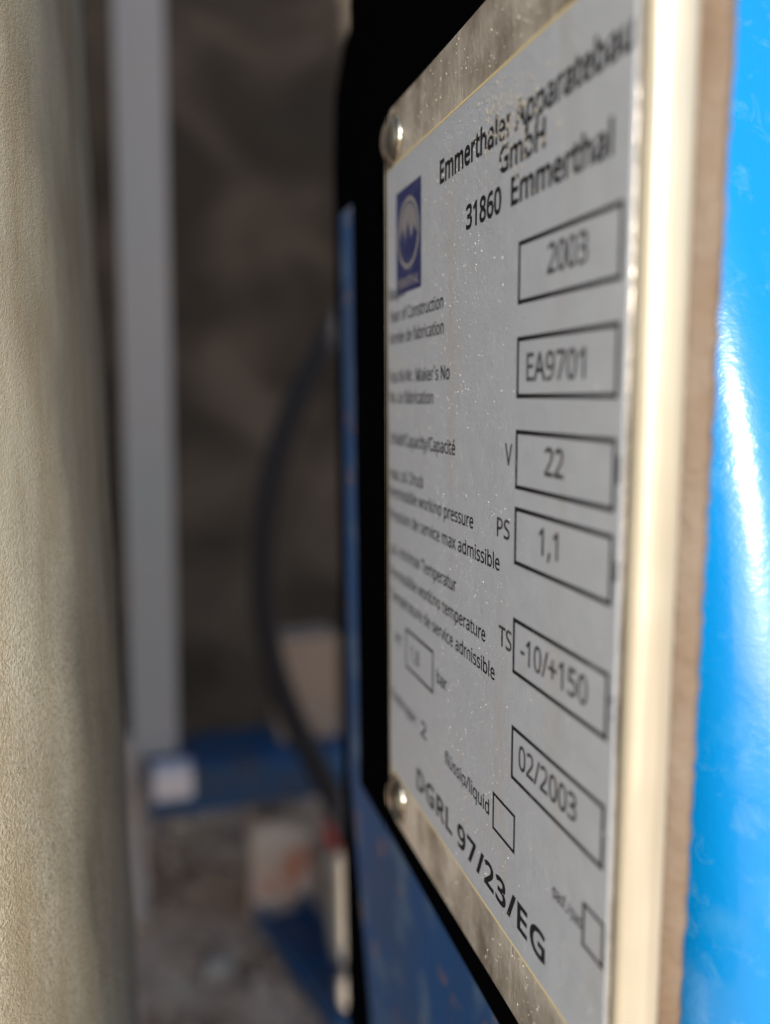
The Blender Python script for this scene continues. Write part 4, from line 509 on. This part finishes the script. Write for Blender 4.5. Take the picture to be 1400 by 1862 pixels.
    'bR': (499, '53 598 237 598 305 593 363 578 409 552 443 514 463 466 469 410 465 362 450 322 427 290 399 265 369 247 366 245 531 -25 388 -25 250 212 175 212 175 -25 53 -25 301 476 271 483 231 485 175 485 175 323 234 323 289 329 321 345 338 369 344 407 342 434 334 453 321 466', '19 23 0 23 1 0 23 2 1 23 3 2 23 4 3 23 5 4 23 22 5 22 21 5 21 6 5 19 24 23 20 6 21 32 6 20 32 7 6 31 7 32 30 7 31 29 7 30 29 8 7 28 8 29 27 8 28 27 9 8 26 9 27 25 9 26 19 17 24 17 25 24 17 9 25 17 10 9 17 11 10 17 12 11 17 13 12 17 16 13 16 14 13 19 18 17 15 14 16'),
    'bT': (446, '284 484 284 -25 162 -25 162 484 -17 484 -17 598 462 598 462 484', '4 6 5 4 7 6 3 7 4 2 0 3 0 7 3 2 1 0'),
    'ba': (450, '144 450 187 459 232 462 307 453 365 421 399 367 410 295 410 -25 314 -25 300 36 328 36 316 22 294 2 269 -14 241 -25 209 -31 172 -33 131 -29 92 -17 59 4 33 35 17 74 12 121 27 188 73 239 145 270 241 282 291 283 291 283 286 322 275 341 257 351 226 355 198 353 170 346 143 336 92 314 52 413 106 438 290 184 254 183 190 175 156 161 141 144 135 118 139 98 148 86 165 77 188 74 230 80 262 98 282 127 290 174', '1 3 2 0 3 1 0 4 3 38 4 0 37 4 38 37 5 4 36 35 37 35 34 37 34 33 37 33 32 37 32 5 37 32 31 5 31 6 5 30 6 31 29 6 30 28 27 29 27 6 29 27 7 6 26 7 27 25 39 26 39 7 26 24 39 25 23 39 24 22 41 23 41 40 23 40 39 23 52 7 39 22 42 41 51 7 52 22 43 42 22 44 43 50 7 51 21 44 22 21 45 44 49 10 50 10 7 50 21 46 45 21 47 46 48 10 49 21 48 47 21 10 48 20 9 21 9 10 21 20 12 9 12 8 9 11 7 10 19 12 20 12 7 11 18 12 19 18 13 12 8 7 12 18 14 13 17 14 18 17 15 14 16 15 17'),
    'bb': (493, '164 634 164 461 163 434 163 409 161 387 162 398 127 398 144 417 177 441 220 457 273 462 354 447 420 398 461 319 474 215 468 143 450 81 420 32 378 -5 328 -26 272 -33 220 -28 177 -12 144 12 128 30 152 30 138 -25 43 -25 43 634 327 322 300 345 259 353 225 350 202 340 186 325 174 300 166 264 164 217 164 215 170 150 186 108 213 84 261 76 300 84 327 108 344 151 351 216 344 280', '27 0 28 27 6 0 6 1 0 9 11 10 6 7 1 7 2 1 8 11 9 8 12 11 7 12 8 7 3 2 3 12 7 4 5 3 5 12 3 5 13 12 27 5 6 27 35 5 35 34 5 34 33 5 33 32 5 32 31 5 31 13 5 30 13 31 29 13 30 47 13 29 47 14 13 27 36 35 46 14 47 27 37 36 27 38 37 45 14 46 45 15 14 27 39 38 44 15 45 27 40 39 44 16 15 43 16 44 27 24 40 24 41 40 24 42 41 42 16 43 42 17 16 24 17 42 24 25 17 25 18 17 27 23 24 26 22 25 22 18 25 27 22 23 22 19 18 27 26 22 21 19 22 21 20 19'),
    'be': (452, '121 432 174 455 234 463 292 456 342 435 383 402 413 357 431 304 436 245 436 176 146 176 151 146 173 108 207 85 256 77 290 79 321 84 351 93 417 118 417 3 367 -16 332 -26 294 -31 250 -33 188 -26 131 -5 83 30 48 79 26 140 19 212 25 282 45 343 77 394 278 343 259 352 234 355 198 348 172 330 154 299 150 282 310 282 310 287 303 312 292 330', '1 3 2 1 4 3 0 4 1 0 5 4 32 5 0 32 6 5 31 35 32 35 6 32 35 34 6 34 7 6 31 36 35 33 7 34 31 37 36 30 37 31 43 7 33 30 38 37 42 7 43 41 7 42 41 8 7 30 39 38 40 8 41 30 40 39 30 8 40 29 8 30 29 9 8 28 10 29 10 9 29 28 11 10 28 12 11 27 12 28 17 19 18 27 13 12 16 19 17 27 14 13 15 19 16 26 14 27 14 19 15 26 19 14 25 19 26 25 20 19 24 20 25 24 21 20 24 22 21 23 22 24'),
    'bh': (496, '164 634 164 430 163 414 162 398 161 382 163 395 127 395 137 408 159 428 185 443 213 453 243 460 274 462 326 458 372 443 409 418 435 381 451 335 456 281 456 -25 336 -25 336 273 331 313 319 335 299 348 264 353 228 350 203 339 186 323 174 299 166 265 164 221 164 -25 43 -25 43 634', '33 0 34 33 6 0 6 7 0 7 8 0 8 1 0 11 13 12 10 13 11 10 14 13 9 14 10 9 15 14 8 15 9 8 2 1 2 15 8 2 16 15 3 16 2 4 5 3 5 16 3 33 5 6 33 29 5 29 28 5 28 27 5 27 26 5 26 16 5 26 25 16 25 17 16 24 17 25 23 17 24 22 17 23 22 18 17 21 18 22 33 30 29 21 19 18 20 19 21 33 31 30 33 32 31'),
    'bl': (207, '164 634 164 -25 43 -25 43 634', '2 0 3 2 1 0'),
    'bm': (750, '449 443 494 458 540 463 612 453 667 418 700 360 710 281 710 -25 590 -25 590 275 585 314 574 336 557 348 528 353 484 346 458 326 443 291 436 236 436 -25 317 -25 317 276 314 303 309 323 301 337 290 345 275 351 254 353 222 350 200 340 185 324 173 300 166 266 164 222 164 -25 43 -25 43 455 146 455 156 396 127 396 136 409 158 429 182 444 209 455 237 461 267 463 317 458 361 442 397 415 412 391 390 391 410 416', '1 3 2 43 45 44 42 45 43 42 46 45 0 3 1 34 38 35 38 36 35 38 39 36 39 37 36 41 46 42 0 4 3 40 46 41 50 4 0 40 47 46 39 47 40 50 5 4 49 48 50 48 5 50 39 48 47 37 48 39 34 37 38 34 30 37 30 29 37 29 28 37 28 27 37 27 48 37 27 26 48 26 5 48 26 13 5 13 12 5 12 6 5 25 13 26 25 14 13 24 14 25 11 6 12 24 15 14 23 15 24 22 15 23 10 6 11 22 16 15 21 16 22 9 6 10 20 16 21 34 31 30 20 17 16 9 7 6 19 17 20 8 7 9 34 32 31 19 18 17 34 33 32'),
    'bp': (493, '205 453 237 460 274 463 355 447 420 399 461 321 474 216 468 144 450 82 420 33 379 -4 329 -26 273 -33 237 -31 205 -23 178 -11 155 4 135 21 127 30 162 30 160 41 162 22 163 2 164 -16 164 -217 43 -217 43 455 147 455 157 396 127 396 134 406 154 424 177 441 327 320 300 344 258 353 227 350 203 341 187 326 175 304 167 271 164 228 164 216 166 170 174 134 186 108 203 91 227 80 261 76 289 80 310 92 327 111 340 139 348 175 351 216 345 277', '1 3 2 0 3 1 25 29 26 29 27 26 29 30 27 30 28 27 32 3 0 32 4 3 31 4 32 30 4 31 28 4 30 28 5 4 25 28 29 25 39 28 39 38 28 38 37 28 37 36 28 36 35 28 35 5 28 34 5 35 33 5 34 33 6 5 55 6 33 25 40 39 54 6 55 25 41 40 25 42 41 25 43 42 54 7 6 53 7 54 52 7 53 25 18 43 18 44 43 52 8 7 51 8 52 18 45 44 50 8 51 18 46 45 49 8 50 18 47 46 49 9 8 48 9 49 18 20 47 20 48 47 20 9 48 18 21 20 19 9 20 19 10 9 25 17 18 21 19 18 21 10 19 22 10 21 25 16 17 25 23 16 23 15 16 23 15 22 15 10 22 15 11 10 14 11 15 25 24 23 13 11 14 13 12 11'),
    'br': (331, '204 449 235 460 268 463 282 463 297 462 312 460 347 453 332 338 295 346 284 347 274 348 265 349 245 347 227 340 210 330 195 317 182 300 172 280 166 256 164 228 164 -25 43 -25 43 455 148 455 157 376 124 376 132 389 152 413 176 433', '1 3 2 1 4 3 1 5 4 1 6 5 0 6 1 21 25 22 25 23 22 25 26 23 26 27 23 27 24 23 0 7 6 28 7 0 27 7 28 24 7 27 21 24 25 21 17 24 17 16 24 16 15 24 15 14 24 14 13 24 13 12 24 12 11 24 11 10 24 10 9 24 9 8 24 8 7 24 21 18 17 21 19 18 21 20 19'),
    'bt': (289, '182 86 194 78 213 75 226 75 241 77 254 80 297 91 297 -13 265 -24 244 -29 222 -32 199 -33 163 -30 127 -19 95 0 70 31 54 73 49 124 49 350 -12 350 -12 425 54 455 84 553 169 553 169 455 294 455 294 350 169 350 169 128 173 101', '21 23 22 21 24 23 20 24 21 20 25 24 20 26 25 19 26 20 18 26 19 17 27 18 27 26 18 17 28 27 17 29 28 16 29 17 16 0 29 5 7 6 16 1 0 4 7 5 16 2 1 3 7 4 2 7 3 16 7 2 15 7 16 14 7 15 13 7 14 13 8 7 12 8 13 12 9 8 12 10 9 11 10 12'),
    'bu': (496, '332 455 452 455 452 -25 349 -25 338 32 368 32 359 19 335 -1 308 -15 280 -25 250 -31 219 -33 168 -29 122 -14 85 11 59 48 43 94 38 147 38 455 160 455 160 155 165 116 177 94 197 81 231 76 267 80 292 90 309 106 322 130 329 164 332 207', '17 19 18 17 20 19 30 1 0 30 2 1 29 2 30 28 2 29 17 21 20 16 21 17 27 2 28 16 22 21 26 2 27 16 23 22 15 23 16 25 5 26 5 2 26 15 24 23 24 5 25 15 5 24 14 4 15 4 5 15 6 2 5 14 7 4 7 3 4 7 2 6 13 7 14 13 8 7 3 2 7 12 8 13 12 9 8 12 10 9 11 10 12'),
}
INKX = -.00031
def place_mesh(name, me, mat):
    me.materials.clear(); me.materials.append(mat.m)
    o = bpy.data.objects.new(name, me); col.objects.link(o); o.parent = label
    return o

def text(s, u0, v, width, cap, mat=MINK, bold=0.0, layer=0.0, name='lettering', space=1.0):
    """flat letters: u0 = left end (mm), v = baseline, width = printed length, cap = capital height"""
    key = 'b' if bold else 'r'
    ch = max(int(q) for q in GLYPHS[key + 'H'][1].split()[1::2])
    vs, fs, pen = [], [], 0.0
    for c in s:
        adv, vv, ff = GLYPHS[key + c]
        vv = [int(q) for q in vv.split()]; ff = [int(q) for q in ff.split()]
        k0 = len(vs)
        vs += [(pen + vv[q], vv[q + 1]) for q in range(0, len(vv), 2)]
        fs += [tuple(k0 + ff[q + r_] for r_ in range(3)) for q in range(0, len(ff), 3)]
        pen += adv * space
    a = min(q[0] for q in vs); b = max(q[0] for q in vs)
    sx = width / (b - a); sy = cap / ch
    me = bpy.data.meshes.new(name)
    me.from_pydata([(INKX - layer, -(u0 + (x - a) * sx) / 1e3, (v + y * sy) / 1e3) for x, y in vs], [], fs)
    me.update()
    return place_mesh(name, me, mat)

def frame(u0, u1, v0, v1, t=.6, name='value_box', mat=MINK):
    bm = bmesh.new()
    o = [(u0, v0), (u1, v0), (u1, v1), (u0, v1)]; i_ = [(u0 + t, v0 + t), (u1 - t, v0 + t), (u1 - t, v1 - t), (u0 + t, v1 - t)]
    O = [bm.verts.new((INKX, -a / 1e3, b / 1e3)) for a, b in o]; I = [bm.verts.new((INKX, -a / 1e3, b / 1e3)) for a, b in i_]
    for k in range(4): bm.faces.new((O[k], O[(k + 1) % 4], I[(k + 1) % 4], I[k]))
    return obj(name, bm, mat, label)

text('Emmerthaler Apparatebau', 31.8, 52.7, 55.9, 3.6, MINK, .018)
text('GmbH', 55.4, 48.4, 13.5, 3.5, MINK, .018)
text('31860', 43.3, 43.3, 12.9, 3.5, MINK, .018)
text('Emmerthal', 59.3, 43.4, 25.0, 3.6, MINK, .018)
text('Baujahr', 2.6, 37.0, 11.0, 2.3)
text('Year of Construction', 2.9, 32.6, 30.6, 2.3)
text('Année de fabrication', 2.7, 28.4, 31.1, 2.3)
text('Fabrik-Nr. Maker´s No', 2.7, 20.8, 33.9, 2.35)
text('No de fabrication', 2.7, 16.7, 25.9, 2.35)
text('Inhalt/Capacity/Capacité', 2.6, 8.4, 36.6, 2.4)
text('max. zul. Druck', 2.6, 1.2, 20.9, 2.4)
text('Permissible working pressure', 2.5, -2.6, 44.6, 2.35)
text('Pression de service max admissible', 2.5, -7.3, 54.6, 2.35)
text('zul. min/max Temperatur', 2.4, -14.5, 37.5, 2.4)
text('Permissible working temperature', 2.4, -19.5, 49.8, 2.35)
text('Température de service admissible', 2.4, -24.4, 53.4, 2.35)
text('V', 58.5, 8.4, 2.3, 3.0, MINKG)
text('PS', 56.0, -2.2, 4.4, 2.8, MINKG)
text('TS', 57.1, -18.3, 4.4, 3.0, MINKG)
text('PT', 5.5, -33.3, 4.2, 2.3)
text('bar', 30.5, -33.3, 5.2, 2.4)
text('Fluidgruppe :', 2.4, -46.2, 17.0, 2.3)
text('2', 21.7, -46.9, 3.2, 3.1)
text('flüssig/liquid', 34.8, -46.8, 19.5, 2.4)
text('DGRL 97/23/EG', 19.3, -58.8, 54.0, 4.2, MINK, .022, space=1.1)
text('gasf./gas', 75.0, -47.4, 7.4, 1.9, MINKG)
for s, v in (('l', 8.6), ('bar', -2.2), ('°C', -18.2)):
    text(s, 87.1, v, {'l': .5, 'bar': .8, '°C': .8}[s], 2.8, MINKG)
for v in (30.1, 17.7, 5.3, -5.3, -21.1, -37.0):
    frame(61.9, 86.8, v, v + 8.15)
frame(12.4, 28.8, -36.3, -28.0); frame(55.6, 63.5, -48.2, -42.1, .5); frame(82.6, 87.6, -49.2, -43.3, .5)
for s, u, v, wd in (('2003', 70.1, 33.0, 9.6), ('EA9701', 64.8, 20.0, 15.0), ('22', 70.4, 7.95, 4.9), ('1,1', 69.2, -2.5, 5.2), ('-10/+150', 64.4, -18.6, 17.9),
                    ('02/2003', 64.3, -34.4, 16.2), ('1,8', 15.6, -33.7, 5.2)):
    text(s, u, v, wd, 3.6 if s != '1,8' else 2.9, MINKG, name='typed_value')

# logo: blue field, ring, mountain emblem, name below
def poly(name, pts, mat, layer, parent=label):
    bm = bmesh.new(); f = bm.faces.new([bm.verts.new((INKX - layer, -a / 1e3, b / 1e3)) for a, b in pts])
    return obj(name, bm, mat, parent)
def ring(name, u, v, r0, r1, mat, layer, sy=1.0):
    bm = bmesh.new(); n = 40
    A = [bm.verts.new((INKX - layer, -(u + r0 * math.cos(2 * math.pi * k / n)) / 1e3, (v + sy * r0 * math.sin(2 * math.pi * k / n)) / 1e3)) for k in range(n)]
    B = [bm.verts.new((INKX - layer, -(u + r1 * math.cos(2 * math.pi * k / n)) / 1e3, (v + sy * r1 * math.sin(2 * math.pi * k / n)) / 1e3)) for k in range(n)]
    for k in range(n): bm.faces.new((A[k], A[(k + 1) % n], B[(k + 1) % n], B[k]))
    return obj(name, bm, mat, label)
poly('logo_field', [(7.7, 37.5), (22.4, 37.5), (22.4, 56.4), (7.7, 56.4)], MLOGO, .00002)
ring('logo_ring', 15.0, 48.0, 5.5, 6.5, MLOGL, .00004)
cc = [(15 + 5.2 * math.cos(R(a)), 48 + 5.2 * math.sin(R(a))) for a in range(-8, 189, 7)]
poly('logo_emblem', cc + [(11.8, 49.6), (13.2, 47.0), (15.0, 50.2), (16.8, 46.8), (18.4, 49.0)], MLOGL, .00004)
text('EMMERTHAL', 9.0, 38.5, 12.0, 1.7, MLOGL, .012, layer=.00004)

# glossy specks added for glints on film and metal: far too many to count
bm = bmesh.new()
def speck(u, v, r, h, x):
    n = 6; c = Vector((x, -u / 1e3, v / 1e3)); ph = random.random() * 6
    st_ = random.uniform(.7, 1.5)
    ring_ = [bm.verts.new(c + Vector((0, r * math.cos(ph + 2 * math.pi * k / n) / 1e3, st_ * r * math.sin(ph + 2 * math.pi * k / n) / 1e3))) for k in range(n)]
    top = bm.verts.new(c + Vector((-h / 1e3, random.uniform(-.2, .2) * r / 1e3, random.uniform(-.2, .2) * r / 1e3)))
    for k in range(n): bm.faces.new((ring_[k], ring_[(k + 1) % n], top))
for i in range(2800):
    u = random.gauss(37, 12) if random.random() < .8 else random.uniform(3, 88)
    v = random.uniform(-61, 60)
    if not 2.5 < u < 87: continue
    r = .045 + .095 * random.random() ** 4
    speck(u, v, r, r * random.uniform(.25, .7), -.00028)
for i in range(600):
    u = random.uniform(4, 87); v = random.choice((random.uniform(63.2, 72.6), random.uniform(-73.6, -63.2)))
    r = .05 + .13 * random.random() ** 3
    speck(u, v, r, r * random.uniform(.2, .5), 0)
sk = npart('glint_specks', bm, MGRIT, None, False); sk['kind'] = 'stuff'
# pale residue flakes across the heading that also paint its patch of glare
bm = bmesh.new()
for i in range(300):
    u = random.gauss(58, 5.5); v = random.gauss(54.6, 3.4) - (u - 58) * .15
    if v > 61 or u > 86 or u < 44: continue
    r = .09 + .28 * random.random() ** 2
    speck(u, v, r, r * random.uniform(.12, .3), -.00031)
for i in range(70):
    u = random.gauss(9, 2); v = random.uniform(14, 27)
    r = .09 + .3 * random.random() ** 2
    speck(u, v, r, r * random.uniform(.12, .3), -.00031)
rs = npart('residue_glare', bm, MRES, None, True); rs['kind'] = 'stuff'

# ------------------------------------------------------------------ blue housing behind the plate
hs = tag(empty('blue_housing', (.05, 0, -.9)), 'bright glossy blue rounded machine cover at the right, behind the rim', 'machine cover')
bm = bmesh.new()
prof = [(.25, -.086, 1), (.12, -.086, 1), (.06, -.086, 1), (.050, -.086, 1), (.043, -.086, 1)]
for k in range(0, 17):
    a = R(90 * k / 16); prof.append((.0380 - .0150 * math.sin(a), -.0710 - .0150 * math.cos(a), 1))
prof += [(.0230, -.066, 1), (.0230, -.062, 1), (.0250, -.060, 1), (.25, -.060, 1)]
rows = []
for z in [-.90, -.6, -.4, -.3, -.25] + [-.22 + i * .0075 for i in range(54)]:
    zz_ = max(min(z, .14), -.22)
    rows.append([bm.verts.new((x - .05, y + w_ * (zz_ + .096) ** 2 / (2 * .38), z + .9)) for x, y, w_ in prof])
for a, b in zip(rows, rows[1:]):
    for k in range(len(prof)): bm.faces.new((a[k], a[(k + 1) % len(prof)], b[(k + 1) % len(prof)], b[k]))
bm.faces.new(rows[-1]); bm.faces.new(rows[0])
obj('cover', bm, MB, hs, True)

pn = tag(empty('shaded_panel', (.016, .02, -.9)), 'dusty blue steel panel with rust spots, its colour darkened as shade, below and behind the nameplate', 'panel')
bm = bmesh.new()
prism_x(bm, [(-.05 - .02, 0), (.028, 0), (.045, .72), (.0685, .795), (.0702, .9735), (-.05 - .02, .9735)], -.0036, .0036, .0012, 3)
obj('sheet', bm, MN, pn, False)

bb = tag(empty('black_box', (.08, 0, -.9)), 'matt black rubber box behind the blue housing, with an unseen upper part added to block the sun', 'box')
bm = bmesh.new()
prism_x(bm, [(.03, 0), (.118, 0), (.135, .78), (.1345, 1.000), (.131, 1.022), (.118, 1.034), (.085, 1.040), (.055, 1.09), (.05, 1.16), (.045, 2.2), (.03, 2.2)], -.0595, .08, .003, 2)  # tall upper part is added above the view to keep sun off the wall
obj('body', bm, MK, bb, False)

# ------------------------------------------------------------------ pillar on the left
bm = bmesh.new(); rings = []
prof = [(-.75, .115), (-.75, -.055)]  # unseen left part and height are extended to shade the background
prof += [(-.1018 + .045 * math.sin(R(a)), .03 - .085 * math.cos(R(a))) for a in range(0, 181, 3)]
zz = [-.9, -.5, -.3] + [-.2 + i * .01 for i in range(45)] + [.5, .9, 1.6]
for z in zz:
    rings.append([bm.verts.new((x + .0002 * math.sin(z * 140 + k * .9), y, z)) for k, (x, y) in enumerate(prof)])
n = len(prof)
for a, b in zip(rings, rings[1:]):
    for k in range(n): bm.faces.new((a[k], a[(k + 1) % n], b[(k + 1) % n], b[k]))
bm.faces.new(rings[0]); bm.faces.new(rings[-1])
pl = obj('beige_pillar', bm, MP, None, True)
tag(pl, 'olive beige pillar with rounded edge and gritty paint at the left', 'pillar')

# ------------------------------------------------------------------ things further back
# black hose
P = [(0.284, 0.95, 0.226), (0.236, 0.95, 0.148), (0.209, 0.95, 0.099), (0.173, 0.95, 0.04), (0.137, 0.95, -0.041), (0.116, 0.95, -0.116), (0.105, 0.95, -0.192), (0.104, 0.95, -0.27), (0.113, 0.95, -0.35), (0.139, 0.95, -0.435), (0.173, 0.95, -0.515), (0.209, 0.95, -0.597), (0.234, 0.95, -0.672), (0.267, 0.95, -0.769), (0.34, 0.95, -0.905)]
bm = bmesh.new(); tube(bm, catmull(P, 6), .0185, 16)
tag(obj('hose', bm, MH, None, True), 'curved black rubber hose hanging beside the black box', 'hose')

# blue beam with sticker
bt = tag(empty('blue_beam', (.3, 1.26, -.9)), 'dusty blue steel beam with a white sticker on its left end', 'beam')
bm = bmesh.new(); box(bm, (-.365, -.12, .236), (.5, .03, .313), .005, 3)
obj('bar', bm, MBF, bt)
bm = bmesh.new(); box(bm, (.38, -.10, .0), (.46, .02, .2355), .004, 2)
obj('leg', bm, MBF, bt)
bm = bmesh.new(); box(bm, (-.356, -.1225, .268), (-.294, -.1202, .3148), .001, 1); box(bm, (-.356, -.1202, .3132), (-.294, -.078, .3150), .0006, 1)
s_ = obj('sticker', bm, MWH, bt); s_['label'] = 'white sticker'

# grey upright standing on the beam
bm = bmesh.new()
for lo, hi in (((-.0375, -.03, 0), (.0375, -.024, 1.8)), ((-.0375, -.0238, 0), (-.0315, .03, 1.8))):
    box(bm, lo, hi, .0015, 2)
o = obj('grey_post', bm, MPO); o.location = (-.0505, 1.245, -.5868); o.rotation_euler.y = R(1.4)
tag(o, 'tall grey angle iron post standing on the blue beam', 'post')
# pale leg below
bm = bmesh.new(); box(bm, (-.118, 1.225, -.91), (-.072, 1.27, -.565), .004, 2)
tag(obj('pale_leg', bm, MPL), 'pale pinkish square leg left of the blue beam', 'leg')
# carton on the beam
bm = bmesh.new(); box(bm, (.160, 1.20, -.5868), (.268, 1.28, -.400), .004, 2)
ct = obj('carton', bm, MCARD)
tag(ct, 'small tan carton standing on the blue beam', 'carton')

def rock(name, loc, size, mat, label_, cat, seed, grp=None):
    rnd = random.Random(seed); bm = bmesh.new(); bmesh.ops.create_icosphere(bm, subdivisions=3, radius=1)
    ph = [rnd.uniform(0, 6) for _ in range(6)]
    for v in bm.verts:
        c = v.co; k = 1 + .12 * math.sin(3 * c.x + ph[0]) + .12 * math.sin(4 * c.y + ph[1]) + .1 * math.sin(5 * c.z + ph[2]) + rnd.uniform(-.02, .02)
        sq = max(abs(c.x), abs(c.y), abs(c.z))
        v.co = Vector((c.x / sq ** .5 * k * size[0], c.y / sq ** .5 * k * size[1], c.z / sq ** .5 * k * size[2]))
    o = obj(name, bm, mat, None, True); o.location = loc
    return tag(o, label_, cat, grp)
rock('pebble', (.031, 1.05, -.885), (.026, .022, .018), MST, 'small pale pebble lying alone on the brown ground', 'pebble', 3)
rock('stone', (.238, 1.03, -.80), (.030, .03, .105), MST, 'tall narrow pale stone standing by the black box', 'stone', 5)
rock('stone', (.225, .93, -.885), (.028, .035, .035), MST, 'low pale stone at the bottom, in front of the tall stone', 'stone', 9)
rock('concrete_block', (.158, 1.21, -.815), (.058, .05, .085), MCB, 'brown concrete block with an orange stain under the blue beam', 'block', 12)
bm = bmesh.new(); tube(bm, [(.222, 1.02, -.69), (.222, 1.02, -.684), (.222, 1.02, -.65), (.222, 1.02, -.644)], [.017, .021, .021, .014], 18)
tag(obj('red_cap', bm, MRED, None, True), 'small red plastic cap on top of the tall stone', 'cap')
# blue channel lying on the ground
bm = bmesh.new()
for lo, hi in (((-.045, -.24, 0), (.045, .17, .006)), ((-.045, -.24, .0062), (-.038, .17, .035)), ((.038, -.24, .0062), (.045, .17, .035))):
    box(bm, lo, hi, .0015, 1)
o = obj('blue_channel', bm, MBF); o.location = (.185, 1.0, -.885); o.rotation_euler.z = R(14)
tag(o, 'blue steel channel lying on the ground at the bottom', 'channel')

# loose gravel around the foot of the machine: uncountable
bm = bmesh.new(); rg = random.Random(21)
for i in range(700):
    t = bmesh.new(); bmesh.ops.create_icosphere(t, subdivisions=1, radius=rg.uniform(.004, .016) * (1.6 if rg.random() < .08 else 1))
    x, y = rg.uniform(-.3, .5), rg.uniform(.75, 1.68)
    for v in t.verts: v.co = Vector((v.co.x * rg.uniform(.8, 1.2) + x, v.co.y * rg.uniform(.8, 1.2) + y, v.co.z * .7 - .893))
    join(bm, t)
gv = obj('gravel', bm, MGV, None, False)
tag(gv, 'loose brown gravel strewn over the ground', 'gravel', kind='stuff')
